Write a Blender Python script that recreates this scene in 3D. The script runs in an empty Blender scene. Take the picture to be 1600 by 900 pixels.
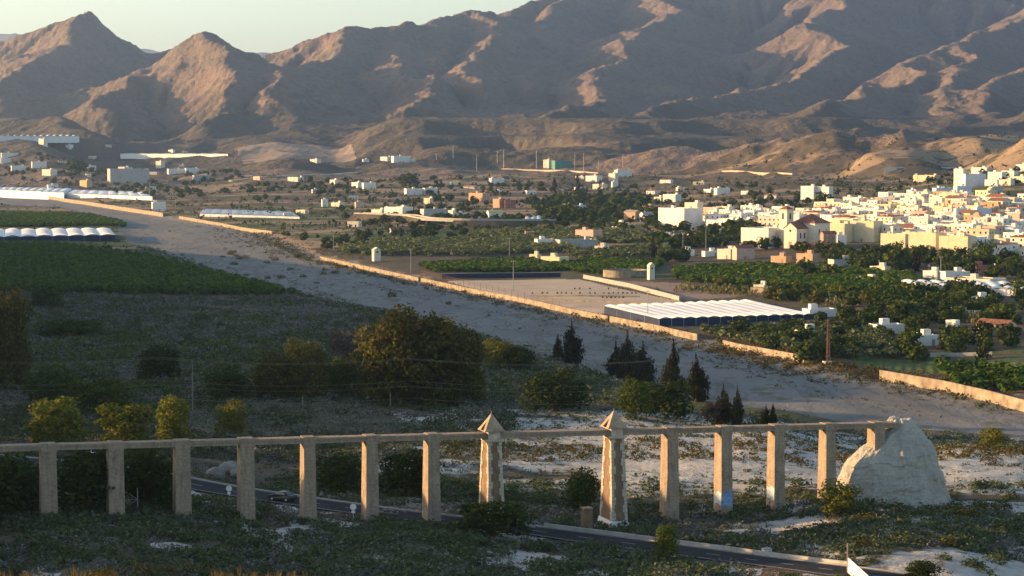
import bpy, bmesh, math, random
import numpy as np
from mathutils import Vector, Matrix

# ------------------------------------------------------------------ camera, sky, sun, exposure
scene = bpy.context.scene
COL = scene.collection
R = math.radians
CAM_Z = 70.0                       # camera stands on a hill 70 m above the dry river
F = 3600.0                         # focal length in photo pixels (1600 wide)
PITCH = math.atan(225.0 / F)
cam_data = bpy.data.cameras.new("camera")
cam_data.sensor_width = 36.0
cam_data.lens = F / 1600.0 * 36.0
cam_data.clip_start = 1.0
cam_data.clip_end = 80000.0
cam = bpy.data.objects.new("camera", cam_data)
cam.location = (0, 0, CAM_Z)
cam.rotation_euler = (math.pi / 2 - PITCH, 0, 0)
COL.objects.link(cam)
scene.camera = cam

SUN_EL, SUN_TO_CAM = 9.5, -11.0      # low evening sun from the left, a little beyond square on
sun_dir = Vector((-math.cos(R(SUN_TO_CAM)) * math.cos(R(SUN_EL)), -math.sin(R(SUN_TO_CAM)) * math.cos(R(SUN_EL)), math.sin(R(SUN_EL))))
world = bpy.data.worlds.new("World")
scene.world = world
world.use_nodes = True
wn = world.node_tree
wn.nodes.clear()
sky = wn.nodes.new("ShaderNodeTexSky")
sky.sky_type = 'NISHITA'
sky.sun_disc = False
sky.sun_elevation = R(SUN_EL)
sky.sun_rotation = R(270.0 - SUN_TO_CAM)
sky.air_density = 0.88
sky.dust_density = 1.1
sky.ozone_density = 0.7
bg = wn.nodes.new("ShaderNodeBackground")
bg.inputs[1].default_value = 0.118
wo = wn.nodes.new("ShaderNodeOutputWorld")
wn.links.new(sky.outputs[0], bg.inputs[0])
wn.links.new(bg.outputs[0], wo.inputs[0])

sl = bpy.data.lights.new("sun", 'SUN')
sl.energy = 5.0
sl.angle = R(0.5)
sl.color = (1.0, 0.61, 0.27)
so = bpy.data.objects.new("sun", sl)
so.rotation_euler = sun_dir.to_track_quat('Z', 'Y').to_euler()
COL.objects.link(so)

scene.view_settings.view_transform = 'Standard'
scene.view_settings.look = 'None'
scene.view_settings.gamma = 1.0
scene.view_settings.exposure = 1.5
scene.cycles.max_bounces = 5
scene.cycles.diffuse_bounces = 2
scene.cycles.glossy_bounces = 2
scene.cycles.transmission_bounces = 3
scene.cycles.volume_bounces = 0
scene.cycles.transparent_max_bounces = 6
scene.cycles.use_denoising = True

# ------------------------------------------------------------------ small helpers
rng = np.random.default_rng(7)
rnd = random.Random(11)

def sstep(a, b, x):
    t = np.clip((np.asarray(x, float) - a) / (b - a), 0, 1)
    return t * t * (3 - 2 * t)

def _hash(ix, iy, seed):
    h = (ix.astype(np.int64) * 374761393 + iy.astype(np.int64) * 668265263 + seed * 974634777) & 0x7fffffff
    h = ((h ^ (h >> 13)) * 1274126177) & 0x7fffffff
    h = h ^ (h >> 16)
    return (h & 0xffff) / 65535.0

def vnoise(x, y, seed=0):
    x = np.asarray(x, float); y = np.asarray(y, float)
    ix = np.floor(x); iy = np.floor(y)
    fx = x - ix; fy = y - iy
    fx = fx * fx * fx * (fx * (fx * 6 - 15) + 10); fy = fy * fy * fy * (fy * (fy * 6 - 15) + 10)
    a = _hash(ix, iy, seed); b = _hash(ix + 1, iy, seed)
    c = _hash(ix, iy + 1, seed); d = _hash(ix + 1, iy + 1, seed)
    return (a + (b - a) * fx) * (1 - fy) + (c + (d - c) * fx) * fy

def fbm(x, y, oct=4, seed=0, gain=0.5):
    s = 0.0; a = 1.0; tot = 0.0
    for k in range(oct):
        s = s + a * vnoise(x * 2 ** k + 17.3 * k, y * 2 ** k - 9.1 * k, seed + k)
        tot += a; a *= gain
    return s / tot

def ridged(x, y, oct=4, seed=0, gain=0.5):
    s = 0.0; a = 1.0; tot = 0.0
    for k in range(oct):
        n = 1 - np.abs(2 * vnoise(x * 2 ** k + 7.7 * k, y * 2 ** k + 3.3 * k, seed + k) - 1)
        s = s + a * n * n
        tot += a; a *= gain
    return s / tot

CP, SP = math.cos(PITCH), math.sin(PITCH)
def ray(px, py):
    """direction of the line of sight through a place in the photograph, scaled to y = 1"""
    u = (px - 800.0) / F; v = (450.0 - py) / F
    y = CP + v * SP; z = -SP + v * CP
    return u / y, z / y
def at_z(px, py, z):
    t, w = ray(px, py)
    d = (z - CAM_Z) / w
    return t * d, d
def at_d(px, py, d):
    t, w = ray(px, py)
    return t * d, d, CAM_Z + w * d

# ------------------------------------------------------------------ the lie of the land
# control points: where the ground is seen in the photograph and how high it lies above the dry river
_c1 = [(0,900,17.5),(400,900,17),(800,900,16.3),(1200,900,15),(1600,900,14.5),
 (75,795,20.5),(180,792,19.8),(285,805,19),(380,810,18.2),(480,814,17.5),(577,808,17.4),(672,810,17.2),(767,812,16.5),(957,832,14.4),(1043,817,15.5),(1128,810,15.7),(1210,803,16),(1290,790,17),(1450,800,16.5),
 (330,762,18.2),(240,742,19),(0,700,21),(530,750,17),(620,740,16.2),(800,760,15.5),(1000,760,15.5),
 (900,690,14.5),(700,690,14.5),(1200,690,14.3),(1500,740,15),(1500,705,13.5),(1600,800,15.5),(1600,715,14),
 (500,650,14),(200,650,15),(0,640,15.5),(800,640,12.5),(1000,650,12.5),(640,620,11),(850,630,11),(1200,668,11.5),
 (0,550,9),(300,560,9),(500,560,8.5),(0,470,5),(300,470,4.5),(480,485,3.5),(0,400,3.5),(300,420,3),(0,345,3.5),(150,345,2.5),(0,375,3.5),
 (300,370,0.5),(600,450,0.5),(800,510,0.5),(1100,580,0.5),(1400,640,0.5),(50,315,0.5),(1600,665,0.5),
 (1600,690,4),(1300,672,4.5),(1000,610,5),(840,560,4.5),(720,525,3.8),
 (200,322,3.5),(500,385,3),(700,420,3),(900,450,3),(1050,490,3),(1300,540,3.5),(1600,600,3.5),
 (600,380,4),(1100,430,4),(1400,470,5),(1600,520,5),(1600,440,7),(700,350,5),(400,320,6),(1000,350,6),
 (300,290,10),(700,300,10),(1000,300,10),(0,280,14),(150,270,17),(400,265,30),(550,255,36),(700,260,34),(900,265,30),(1100,265,30),
 (1200,290,20),(1250,385,7.5),(1450,400,8),(1600,400,9),(1400,330,15),(1550,330,20),(1300,300,19),(1400,285,24),(1500,300,28),(1590,270,42)]
_c2 = [(-.3,150,27),(-.1,150,27),(.1,150,27),(.3,150,26),(-.3,330,21),(.3,330,17),(-.32,700,10),(.32,700,6),(-.32,1500,6),(.32,1500,14),(-.32,2600,18),(.32,2500,40),
 (-.3,4000,75),(-.2,4000,66),(-.1,4000,52),(0,4000,46),(.1,4000,46),(.2,4000,60),(.3,4000,75),(-.3,5200,150),(-.1,5200,130),(.1,5200,135),(.3,5200,160),
 (-.3,7000,230),(0,7000,230),(.3,7000,250),(-.3,11000,300),(0,11000,320),(.3,11000,330)]
_pts = []
for px, py, z in _c1:
    x, d = at_z(px, py, z); _pts.append((x / d, math.log(d), z))
for t, d, z in _c2:
    _pts.append((t, math.log(d), z))
_pts = np.array(_pts)
_KT = 6.0
_A = np.hypot((_pts[:, None, 0] - _pts[None, :, 0]) * _KT, _pts[:, None, 1] - _pts[None, :, 1])
_w = np.linalg.solve(np.block([[_A + 0.004 * np.eye(len(_pts)), np.ones((len(_pts), 1))], [np.ones((1, len(_pts))), np.zeros((1, 1))]]), np.r_[_pts[:, 2], 0])
def z_ctrl(x, y):
    x = np.asarray(x, float); y = np.asarray(y, float)
    t = (x / y).ravel(); s = np.log(y).ravel()
    o = np.full(t.shape, _w[-1])
    for i in range(len(_pts)):
        o += _w[i] * np.sqrt(((t - _pts[i, 0]) * _KT) ** 2 + (s - _pts[i, 1]) ** 2 + 0.0004)
    return o.reshape(x.shape)

# dry river: outline seen in the photograph, lying at z = 0
_river_px = [(-260,296),(0,304),(60,309),(200,331),(330,352),(400,362),(440,378),(500,404),(650,437),(800,472),(930,498),(1040,525),(1150,552),(1250,584),(1380,603),(1480,621),(1600,640),(1800,690),
 (1800,745),(1600,703),(1430,686),(1300,676),(1170,668),(1060,640),(960,612),(860,575),(760,535),(660,500),(560,480),(470,461),(440,452),(330,425),(270,405),(215,384),(190,364),(186,352),(150,342),(100,325),(0,319),(-260,314)]
RIVER = np.array([at_z(px, py, 0.0) for px, py in _river_px])

def seg_dist(x, y, P, closed=False):
    best = np.full(np.shape(x), 1e9)
    n = len(P)
    for i in range(n if closed else n - 1):
        a = P[i]; b = P[(i + 1) % n]
        dx, dy = b[0] - a[0], b[1] - a[1]
        q = np.clip(((x - a[0]) * dx + (y - a[1]) * dy) / (dx * dx + dy * dy + 1e-9), 0, 1)
        best = np.minimum(best, np.hypot(x - a[0] - q * dx, y - a[1] - q * dy))
    return best
def inside(x, y, P):
    c = np.zeros(np.shape(x), bool)
    n = len(P)
    for i in range(n):
        x1, y1 = P[i][0], P[i][1]; x2, y2 = P[(i + 1) % n][0], P[(i + 1) % n][1]
        if y1 == y2: continue
        k = (y1 > y) != (y2 > y)
        c ^= k & (x < (x2 - x1) * (y - y1) / (y2 - y1) + x1)
    return c
def sdist(x, y, P):
    d = seg_dist(x, y, P, True)
    return np.where(inside(x, y, P), -d, d)

# ---- mountains: crest lines (photo column, photo row of the crest, metres away), falling off on both sides, then worn by running water
GX0, GX1, GY0, GY1, GD = -3300.0, 3300.0, 3250.0, 10400.0, 15.0
gxs = np.arange(GX0, GX1 + 1, GD); gys = np.arange(GY0, GY1 + 1, GD)
MX, MY = np.meshgrid(gxs, gys)
_crests = [
 (0.55, [(-330,120,7200),(-150,95,7400),(0,66,7500),(90,38,7500),(148,16,7500),(165,40,7400),(190,66,7300),(235,92,7100),(275,125,6700)]),
 (0.50, [(148,16,7500),(120,75,6800),(60,110,6200),(-20,140,5600)]),
 (0.60, [(120,160,5200),(165,138,5600),(235,96,5900),(270,76,6000),(320,49,6050),(345,56,6050),(385,86,6100),(430,112,6300)]),
 (0.60, [(320,49,6050),(350,105,5600),(300,150,5200),(250,180,4800)]),
 (0.5, [(385,92,6800),(440,76,6700),(500,58,6650),(545,41,6600),(600,48,6700),(640,35,6900),(690,28,7200),(740,17,7500),(785,21,7800),(830,4,8100),(900,-12,8500),(1000,-28,8800),(1150,-38,9000),(1300,-45,9000),(1450,-45,9000),(1700,-60,9100),(1950,-60,9000)]),
 (0.55, [(545,41,6600),(500,95,6000),(420,108,5700),(400,150,5200)]),
 (0.55, [(640,35,6900),(610,85,6200),(640,130,5600),(620,165,5100)]),
 (0.55, [(740,17,7500),(800,45,7000),(735,88,6300),(700,130,5700)]),
 (0.52, [(900,-12,8500),(870,30,7600),(840,90,6700),(820,130,6000)]),
 (0.50, [(1000,-28,8800),(1080,12,8000),(1010,45,7300),(960,90,6600),(900,150,5500),(860,178,4900)]),
 (0.52, [(1300,-45,9000),(1340,12,8000),(1260,40,7300),(1310,70,7000),(1220,110,6200),(1100,140,5600),(1010,165,5100),(930,184,4700)]),
 (0.55, [(1700,-60,9100),(1600,30,7800),(1530,56,7000),(1440,85,6400),(1400,110,6000),(1320,142,5400),(1240,170,4900),(1190,184,4600)]),
 (0.55, [(1530,56,7000),(1500,95,6200),(1480,150,5500),(1430,180,5000)]),
 (0.55, [(1700,60,6800),(1600,108,5900),(1545,130,5500),(1500,172,5000)]),
 (0.6, [(1800,90,6000),(1690,125,5400),(1600,165,4900),(1480,196,4300)]),
 (0.5, [(-300,150,5800),(-100,168,5200),(30,175,4800),(90,190,4500)]),
]
H = z_ctrl(MX, MY)
FLOOR = H.copy()
_wx = MX + 130 * (fbm(MX / 700, MY / 700, 3, 3) - .5) * 2 + 40 * (fbm(MX / 160, MY / 160, 2, 13) - .5) * 2
_wy = MY + 130 * (fbm(MX / 700, MY / 700, 3, 4) - .5) * 2 + 40 * (fbm(MX / 160, MY / 160, 2, 14) - .5) * 2
for slope, line in _crests:
    P = [at_d(*p) for p in line]
    for i in range(len(P) - 1):
        a, b = P[i], P[i + 1]
        dx, dy = b[0] - a[0], b[1] - a[1]
        q = np.clip(((_wx - a[0]) * dx + (_wy - a[1]) * dy) / (dx * dx + dy * dy), 0, 1)
        dist = np.hypot(_wx - a[0] - q * dx, _wy - a[1] - q * dy)
        zc = a[2] + q * (b[2] - a[2])
        H = np.maximum(H, zc - slope * 0.9 * (np.sqrt(dist ** 2 + 10 ** 2) - 10))
_az = MX / MY
_px = 800 + _az * F
# badlands and the flat-topped bench in front of the mountains
_bad = sstep(3500, 4100, MY) * (1 - sstep(5000, 5700, MY))
H += _bad * (38 * (ridged(MX / 420, MY / 420, 4, 21) - .35))
H += sstep(4300, 6000, MY) * 26 * (ridged(MX / 300, MY / 300, 5, 41) - .4)

def erode(h, n, K, m=0.45):
    ny, nx = h.shape
    N = nx * ny
    idx = np.arange(N).reshape(ny, nx)
    offs = [(-1, -1), (-1, 0), (-1, 1), (0, -1), (0, 1), (1, -1), (1, 0), (1, 1)]
    edge = np.zeros((ny, nx), bool); edge[0] = edge[-1] = True; edge[:, 0] = edge[:, -1] = True
    edge = edge.ravel().tolist()
    for it in range(n):
        best = np.zeros((ny, nx)); rec = idx.copy()
        for oy, ox in offs:
            L = math.hypot(oy, ox)
            sh = np.full((ny, nx), 1e9)
            ys = slice(max(0, -oy), ny - max(0, oy)); xs = slice(max(0, -ox), nx - max(0, ox))
            ys2 = slice(max(0, oy), ny + min(0, oy)); xs2 = slice(max(0, ox), nx + min(0, ox))
            sh[ys, xs] = h[ys2, xs2]
            s = (h - sh) / L
            k = s > best
            best[k] = s[k]; rec[k] = (idx + oy * nx + ox)[k]
        order = np.argsort(h, axis=None).tolist()
        r = rec.ravel().tolist(); a = [1.0] * N
        for i in reversed(order):
            j = r[i]
            if j != i: a[j] += a[i]
        f = (K * np.array(a) ** m).tolist()
        hl = h.ravel().tolist()
        for i in order:
            j = r[i]
            if j != i and not edge[i]:
                hl[i] = (hl[i] + f[i] * hl[j]) / (1 + f[i])
        h = np.array(hl).reshape(ny, nx)
        # soil creep softens the flanks a little
        c = h.copy()
        c[1:-1, 1:-1] = h[1:-1, 1:-1] + 0.02 * (h[:-2, 1:-1] + h[2:, 1:-1] + h[1:-1, :-2] + h[1:-1, 2:] - 4 * h[1:-1, 1:-1])
        h = c
    return h
H = erode(H, 22, 0.055, 0.37)

# the flat topped bench in front of the mountains, cut by gullies along its edge
_front = 4080 + 260 * (fbm(_az * 22, _az * 0 + 2.2, 3, 31) - .5) * 2 + 50 * (fbm(_az * 60, MY / 300, 3, 32) - .5)
_side = sstep(520, 640, _px) * (1 - sstep(1330, 1400, _px))
for _off, _row, _wid in ((-150, 212, 120), (130, 187, 200)):
    _edge = _front + _off + 120 * (fbm(_az * 34, _az * 0 + _row, 3, 37) - .5)
    _bench = sstep(_edge, _edge + _wid, MY) * (1 - sstep(4650, 5000, MY)) * _side
    _top = CAM_Z + (225 - _row - 6 * (fbm(_az * 14, _az * 0 + 1.1 + _row, 3, 36) - .5)) / F * MY
    H = H * (1 - _bench) + np.maximum(_top + 9 * (fbm(MX / 140, MY / 140, 3, 33) - .5), H * .35 + _top * .65) * _bench
H = erode(H, 5, 0.04, 0.37)
def grid_sample(G, x, y):
    fx = np.clip((x - GX0) / GD, 0, G.shape[1] - 1.001); fy = np.clip((y - GY0) / GD, 0, G.shape[0] - 1.001)
    ix = fx.astype(int); iy = fy.astype(int); u = fx - ix; v = fy - iy
    u = u * u * (3 - 2 * u) * .5 + u * .5; v = v * v * (3 - 2 * v) * .5 + v * .5
    return (G[iy, ix] * (1 - u) + G[iy, ix + 1] * u) * (1 - v) + (G[iy + 1, ix] * (1 - u) + G[iy + 1, ix + 1] * u) * v

# raise or lower whole massifs until the skyline stands as high as it does in the photograph
_sky = np.array([(-330,110),(-150,92),(0,67),(40,54),(90,38),(120,28),(148,17),(160,36),(190,62),(235,88),(258,84),(275,74),(300,58),(320,49),(345,56),(385,86),(420,88),(460,72),(500,58),(545,41),(590,46),(610,47),(640,35),(656,42),(690,28),(740,17),(785,22),(830,4),(900,-12),(1000,-26),(1150,-35),(1300,-42),(1700,-55),(2000,-55)], float)
_ts = np.linspace(-.36, .36, 721)
_dd = np.arange(4600, 10000, 25.0)
for _k in range(3):
    TT, DD = np.meshgrid(_ts, _dd)
    el = (grid_sample(H, TT * DD, DD) - CAM_Z) / DD
    cur = 225 - el.max(0) * F
    want = np.interp(800 + _ts * F, _sky[:, 0], _sky[:, 1])
    s = np.clip((225 - want + 25) / (225 - cur + 25), .6, 1.6)
    s = np.convolve(np.pad(s, 2, mode='edge'), np.ones(5) / 5, 'valid')
    S = np.interp(_az, _ts, s)
    k = sstep(4900, 5900, MY)
    H = FLOOR + (H - FLOOR) * (1 + (S - 1) * k)

# local hills on the plain: (photo column, metres away, height, half width, half depth)
_hills = [(1400,3000,24,70,160),(1330,3250,30,130,220),(1250,3350,26,160,200),(1520,3200,40,150,260),(1620,2700,26,90,240),(1130,3500,22,150,160),(1010,3550,20,120,150),(880,3750,26,160,170),(700,3800,24,120,170),(640,3650,14,140,120),
 (460,3650,16,90,110),(330,3500,7,70,90),(100,3500,8,160,150),(1700,2500,30,120,240)]
def z_land(x, y):
    x = np.asarray(x, float); y = np.asarray(y, float)
    z = z_ctrl(x, y)
    far = sstep(3600, 4050, y)
    z = z * (1 - far) + grid_sample(H, x, y) * far
    for px, d, h, rx, ry in _hills:
        cx = (px - 800) / F * d
        q = np.hypot((x - cx) / rx, (y - d) / ry) + .35 * (fbm(x / 60, y / 60, 3, 50) - .5)
        z = z + h * (1 - sstep(.15, 1.15, q))
    k = sstep(2400, 3400, y)
    z = z + k * (1 - sstep(4200, 5000, y)) * 9 * (ridged(x / 140, y / 140, 3, 61) - .35)
    z = z + sstep(4400, 5400, y) * (12 * (ridged(x / 130, y / 130, 4, 71) - .4) + 7 * (ridged((x + .4 * z) / 34, (y + .7 * z) / 46, 3, 75) - .4))
    z = z + (1 - sstep(700, 1200, y)) * (1.6 * (fbm(x / 18, y / 18, 4, 81) - .5)) + .7 * (fbm(x / 40, y / 40, 3, 85) - .5) * (1 - k)
    return z

# road beside the aqueduct
_road_px = [(-60,712),(60,722),(150,731),(240,744),(330,762),(455,781),(600,801),(700,812),(800,824),(900,838),(1000,851),(1150,871),(1300,890),(1500,917),(1700,946)]
def _first_hit(px, py, zf, lo=150, hi=9800, n=2600):
    t, w = ray(px, py)
    d = np.exp(np.linspace(math.log(lo), math.log(hi), n))
    g = zf(t * d, d) - (CAM_Z + w * d)
    k = np.argmax(g > 0)
    if k == 0: return None
    f = -g[k - 1] / (g[k] - g[k - 1])
    dd = d[k - 1] + f * (d[k] - d[k - 1])
    return t * dd, dd, float(CAM_Z + w * dd)
def smooth_line(P, n):
    P = np.array(P, float)
    L = np.r_[0, np.cumsum(np.linalg.norm(np.diff(P, axis=0), axis=1))]
    s = np.linspace(0, L[-1], n)
    Q = np.stack([np.interp(s, L, P[:, k]) for k in range(P.shape[1])], 1)
    for _ in range(n // 12):
        Q[1:-1] = (Q[:-2] + 2 * Q[1:-1] + Q[2:]) / 4
    return Q
ROAD = smooth_line([_first_hit(px, py, z_ctrl) for px, py in _road_px], 160)
ROAD_W = 3.4
def z_ground(x, y):
    x = np.asarray(x, float); y = np.asarray(y, float)
    z = z_land(x, y)
    near = (y < 4000)
    if np.any(near):
        sd = np.where(near, sdist(x, y, RIVER), 1e4)
        m = 1 - sstep(-10, 9, sd)
        z = z * (1 - m) + m * (0.9 * (fbm((x + .33 * y) / 12, y / 60, 3, 91) - .5) + .9 * (vnoise((x + .33 * y) / 34, y / 120, 95) - .5))
    if np.any(y < 420):
        best = np.full(x.shape, 1e9); zr = np.zeros(x.shape)
        for i in range(0, len(ROAD), 2):
            d2 = np.hypot(x - ROAD[i, 0], y - ROAD[i, 1])
            k = d2 < best
            best = np.where(k, d2, best); zr = np.where(k, ROAD[i, 2], zr)
        m = 1 - sstep(ROAD_W + 1.6, ROAD_W + 6, best)
        z = z * (1 - m) + m * (zr - .22)
    return z
_cache = {}
def G(px, py):
    """where the line of sight through a place in the photograph meets the ground"""
    k = (px, py)
    if k not in _cache:
        _cache[k] = _first_hit(px, py, z_ground) or at_d(px, py, 5000)
    return _cache[k]
def ground_at(x, y):
    return float(z_ground(np.array([x]), np.array([y]))[0])
# ------------------------------------------------------------------ materials
def new_mat(name):
    m = bpy.data.materials.new(name); m.use_nodes = True
    nt = m.node_tree; nt.nodes.clear()
    o = nt.nodes.new("ShaderNodeOutputMaterial")
    return m, nt, o
def N(nt, typ, **kw):
    n = nt.nodes.new(typ)
    for k, v in kw.items():
        if k.startswith("i_"):
            n.inputs[int(k[2:])].default_value = v
        else: setattr(n, k, v)
    return n
def noise(nt, vec, scale, detail=4, rough=.55):
    n = N(nt, "ShaderNodeTexNoise"); n.inputs['Scale'].default_value = scale; n.inputs['Detail'].default_value = detail; n.inputs['Roughness'].default_value = rough
    nt.links.new(vec, n.inputs['Vector']); return n.outputs[0]
def ramp(nt, fac, stops):
    n = N(nt, "ShaderNodeValToRGB"); e = n.color_ramp.elements
    while len(e) < len(stops): e.new(.5)
    for k, (p, c) in enumerate(stops):
        e[k].position = p; e[k].color = (*c, 1) if len(c) == 3 else c
    nt.links.new(fac, n.inputs[0]); return n.outputs[0]
def mix(nt, fac, a, b, mode='MIX'):
    n = N(nt, "ShaderNodeMix", data_type='RGBA', blend_type=mode)
    for s, v in ((0, fac), (6, a), (7, b)):
        if hasattr(v, 'is_output'): nt.links.new(v, n.inputs[s])
        else: n.inputs[s].default_value = (*v, 1) if isinstance(v, tuple) and len(v) == 3 else v
    return n.outputs[2]
def math_n(nt, op, a, b=0.0, clamp=False):
    n = N(nt, "ShaderNodeMath", operation=op, use_clamp=clamp)
    for s, v in ((0, a), (1, b)):
        if hasattr(v, 'is_output'): nt.links.new(v, n.inputs[s])
        else: n.inputs[s].default_value = v
    return n.outputs[0]
def finish(nt, o, col, rough=.9, bump=None, strength=.5, dist=1.0, spec=.2):
    b = N(nt, "ShaderNodeBsdfPrincipled")
    if hasattr(col, 'is_output'): nt.links.new(col, b.inputs['Base Color'])
    else: b.inputs['Base Color'].default_value = (*col, 1)
    b.inputs['Roughness'].default_value = rough
    b.inputs['Specular IOR Level'].default_value = spec
    if bump is not None:
        n = N(nt, "ShaderNodeBump"); n.inputs['Strength'].default_value = strength; n.inputs['Distance'].default_value = dist
        nt.links.new(bump, n.inputs['Height']); nt.links.new(n.outputs[0], b.inputs['Normal'])
    nt.links.new(b.outputs[0], o.inputs[0]); return b
def pos(nt):
    return N(nt, "ShaderNodeNewGeometry").outputs['Position']
def simple(name, c, rough=.8, var=.12, scale=1.5, bump=.0, spec=.2, dirt=None):
    """one colour with grain and blotches"""
    m, nt, o = new_mat(name)
    tc = N(nt, "ShaderNodeTexCoord").outputs['Object']
    n1 = noise(nt, tc, scale, 5)
    lo = tuple(v * (1 - var * 1.6) for v in c); hi = tuple(min(v * (1 + var), .9) for v in c)
    col = ramp(nt, n1, [(.3, lo), (.55, c), (.75, hi)])
    if dirt:
        n2 = noise(nt, tc, scale * .33, 6, .65)
        f = ramp(nt, n2, [(.52, (0, 0, 0)), (.68, (1, 1, 1))])
        col = mix(nt, math_n(nt, 'MULTIPLY', f, .55), col, dirt)
    finish(nt, o, col, rough, n1 if bump else None, bump, .1, spec)
    return m

def attr(nt, name):
    n = N(nt, "ShaderNodeAttribute"); n.attribute_name = name
    s = N(nt, "ShaderNodeSeparateColor"); nt.links.new(n.outputs['Color'], s.inputs[0])
    return s.outputs
def mat_plain():
    m, nt, o = new_mat("plain_soil")
    p = pos(nt); a = attr(nt, "cover")
    big = noise(nt, p, .011, 5, .6); mid = noise(nt, p, .07, 5, .6); fine = noise(nt, p, .5, 4, .65); grit = noise(nt, p, 1.6, 3, .7)
    soil = ramp(nt, mid, [(.3, (.04, .036, .024)), (.5, (.08, .066, .046)), (.7, (.145, .11, .076))])
    soil = mix(nt, .35, soil, ramp(nt, fine, [(.35, (.035, .034, .02)), (.6, (.15, .115, .075))]))
    grass = ramp(nt, fine, [(.3, (.032, .05, .016)), (.6, (.08, .105, .032))])
    chalk = ramp(nt, fine, [(.3, (.30, .275, .24)), (.6, (.46, .435, .39)), (.8, (.55, .53, .48))])
    chalk = mix(nt, .3, chalk, ramp(nt, mid, [(.35, (.2, .175, .14)), (.65, (.48, .46, .42))]))
    # each cover shows where its share of the ground beats the noise
    fg = ramp(nt, math_n(nt, 'ADD', math_n(nt, 'MULTIPLY', a[1], .9), math_n(nt, 'SUBTRACT', mid, .5)), [(.36, (0, 0, 0)), (.52, (1, 1, 1))])
    col = mix(nt, fg, soil, grass)
    mm = math_n(nt, 'ADD', math_n(nt, 'MULTIPLY', mid, .55), math_n(nt, 'MULTIPLY', fine, .45))
    fc = ramp(nt, math_n(nt, 'ADD', math_n(nt, 'MULTIPLY', a[0], 1.0), math_n(nt, 'SUBTRACT', mm, .5)), [(.38, (0, 0, 0)), (.5, (1, 1, 1))])
    col = mix(nt, fc, col, chalk)
    dry = ramp(nt, fine, [(.3, (.16, .11, .065)), (.65, (.33, .24, .15))])
    fd = ramp(nt, math_n(nt, 'ADD', a[2], math_n(nt, 'SUBTRACT', mid, .5)), [(.38, (0, 0, 0)), (.55, (1, 1, 1))])
    col = mix(nt, fd, col, dry)
    finish(nt, o, col, .95, math_n(nt, 'ADD', fine, math_n(nt, 'MULTIPLY', grit, .4)), .8, .5, .1)
    return m
def mat_river():
    m, nt, o = new_mat("river_gravel")
    p = pos(nt)
    mp = N(nt, "ShaderNodeMapping"); mp.inputs['Scale'].default_value = (1, .35, 1); mp.inputs['Rotation'].default_value = (0, 0, R(28)); nt.links.new(p, mp.inputs[0])
    st = noise(nt, mp.outputs[0], .035, 6, .6); fine = noise(nt, p, .9, 4, .7); mid = noise(nt, p, .12, 5, .6)
    col = ramp(nt, st, [(.28, (.085, .084, .078)), (.45, (.15, .152, .150)), (.58, (.19, .19, .186)), (.75, (.25, .24, .22))])
    col = mix(nt, .4, col, ramp(nt, fine, [(.3, (.10, .10, .096)), (.7, (.27, .265, .255))]))
    weed = ramp(nt, math_n(nt, 'ADD', math_n(nt, 'MULTIPLY', st, .5), math_n(nt, 'MULTIPLY', mid, .5)), [(.545, (0, 0, 0)), (.61, (1, 1, 1))])
    col = mix(nt, math_n(nt, 'MULTIPLY', weed, .8), col, (.10, .095, .055))
    mp2 = N(nt, "ShaderNodeMapping"); mp2.inputs['Scale'].default_value = (1, .16, 1); mp2.inputs['Rotation'].default_value = (0, 0, R(22)); nt.links.new(p, mp2.inputs[0])
    br = noise(nt, mp2.outputs[0], .06, 4, .55)
    col = mix(nt, math_n(nt, 'MULTIPLY', ramp(nt, br, [(.47, (0, 0, 0)), (.5, (1, 1, 1)), (.53, (0, 0, 0))]), .55), col, (.09, .085, .07))
    finish(nt, o, col, .95, math_n(nt, 'ADD', fine, mid), .9, .5, .1)
    return m
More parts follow.
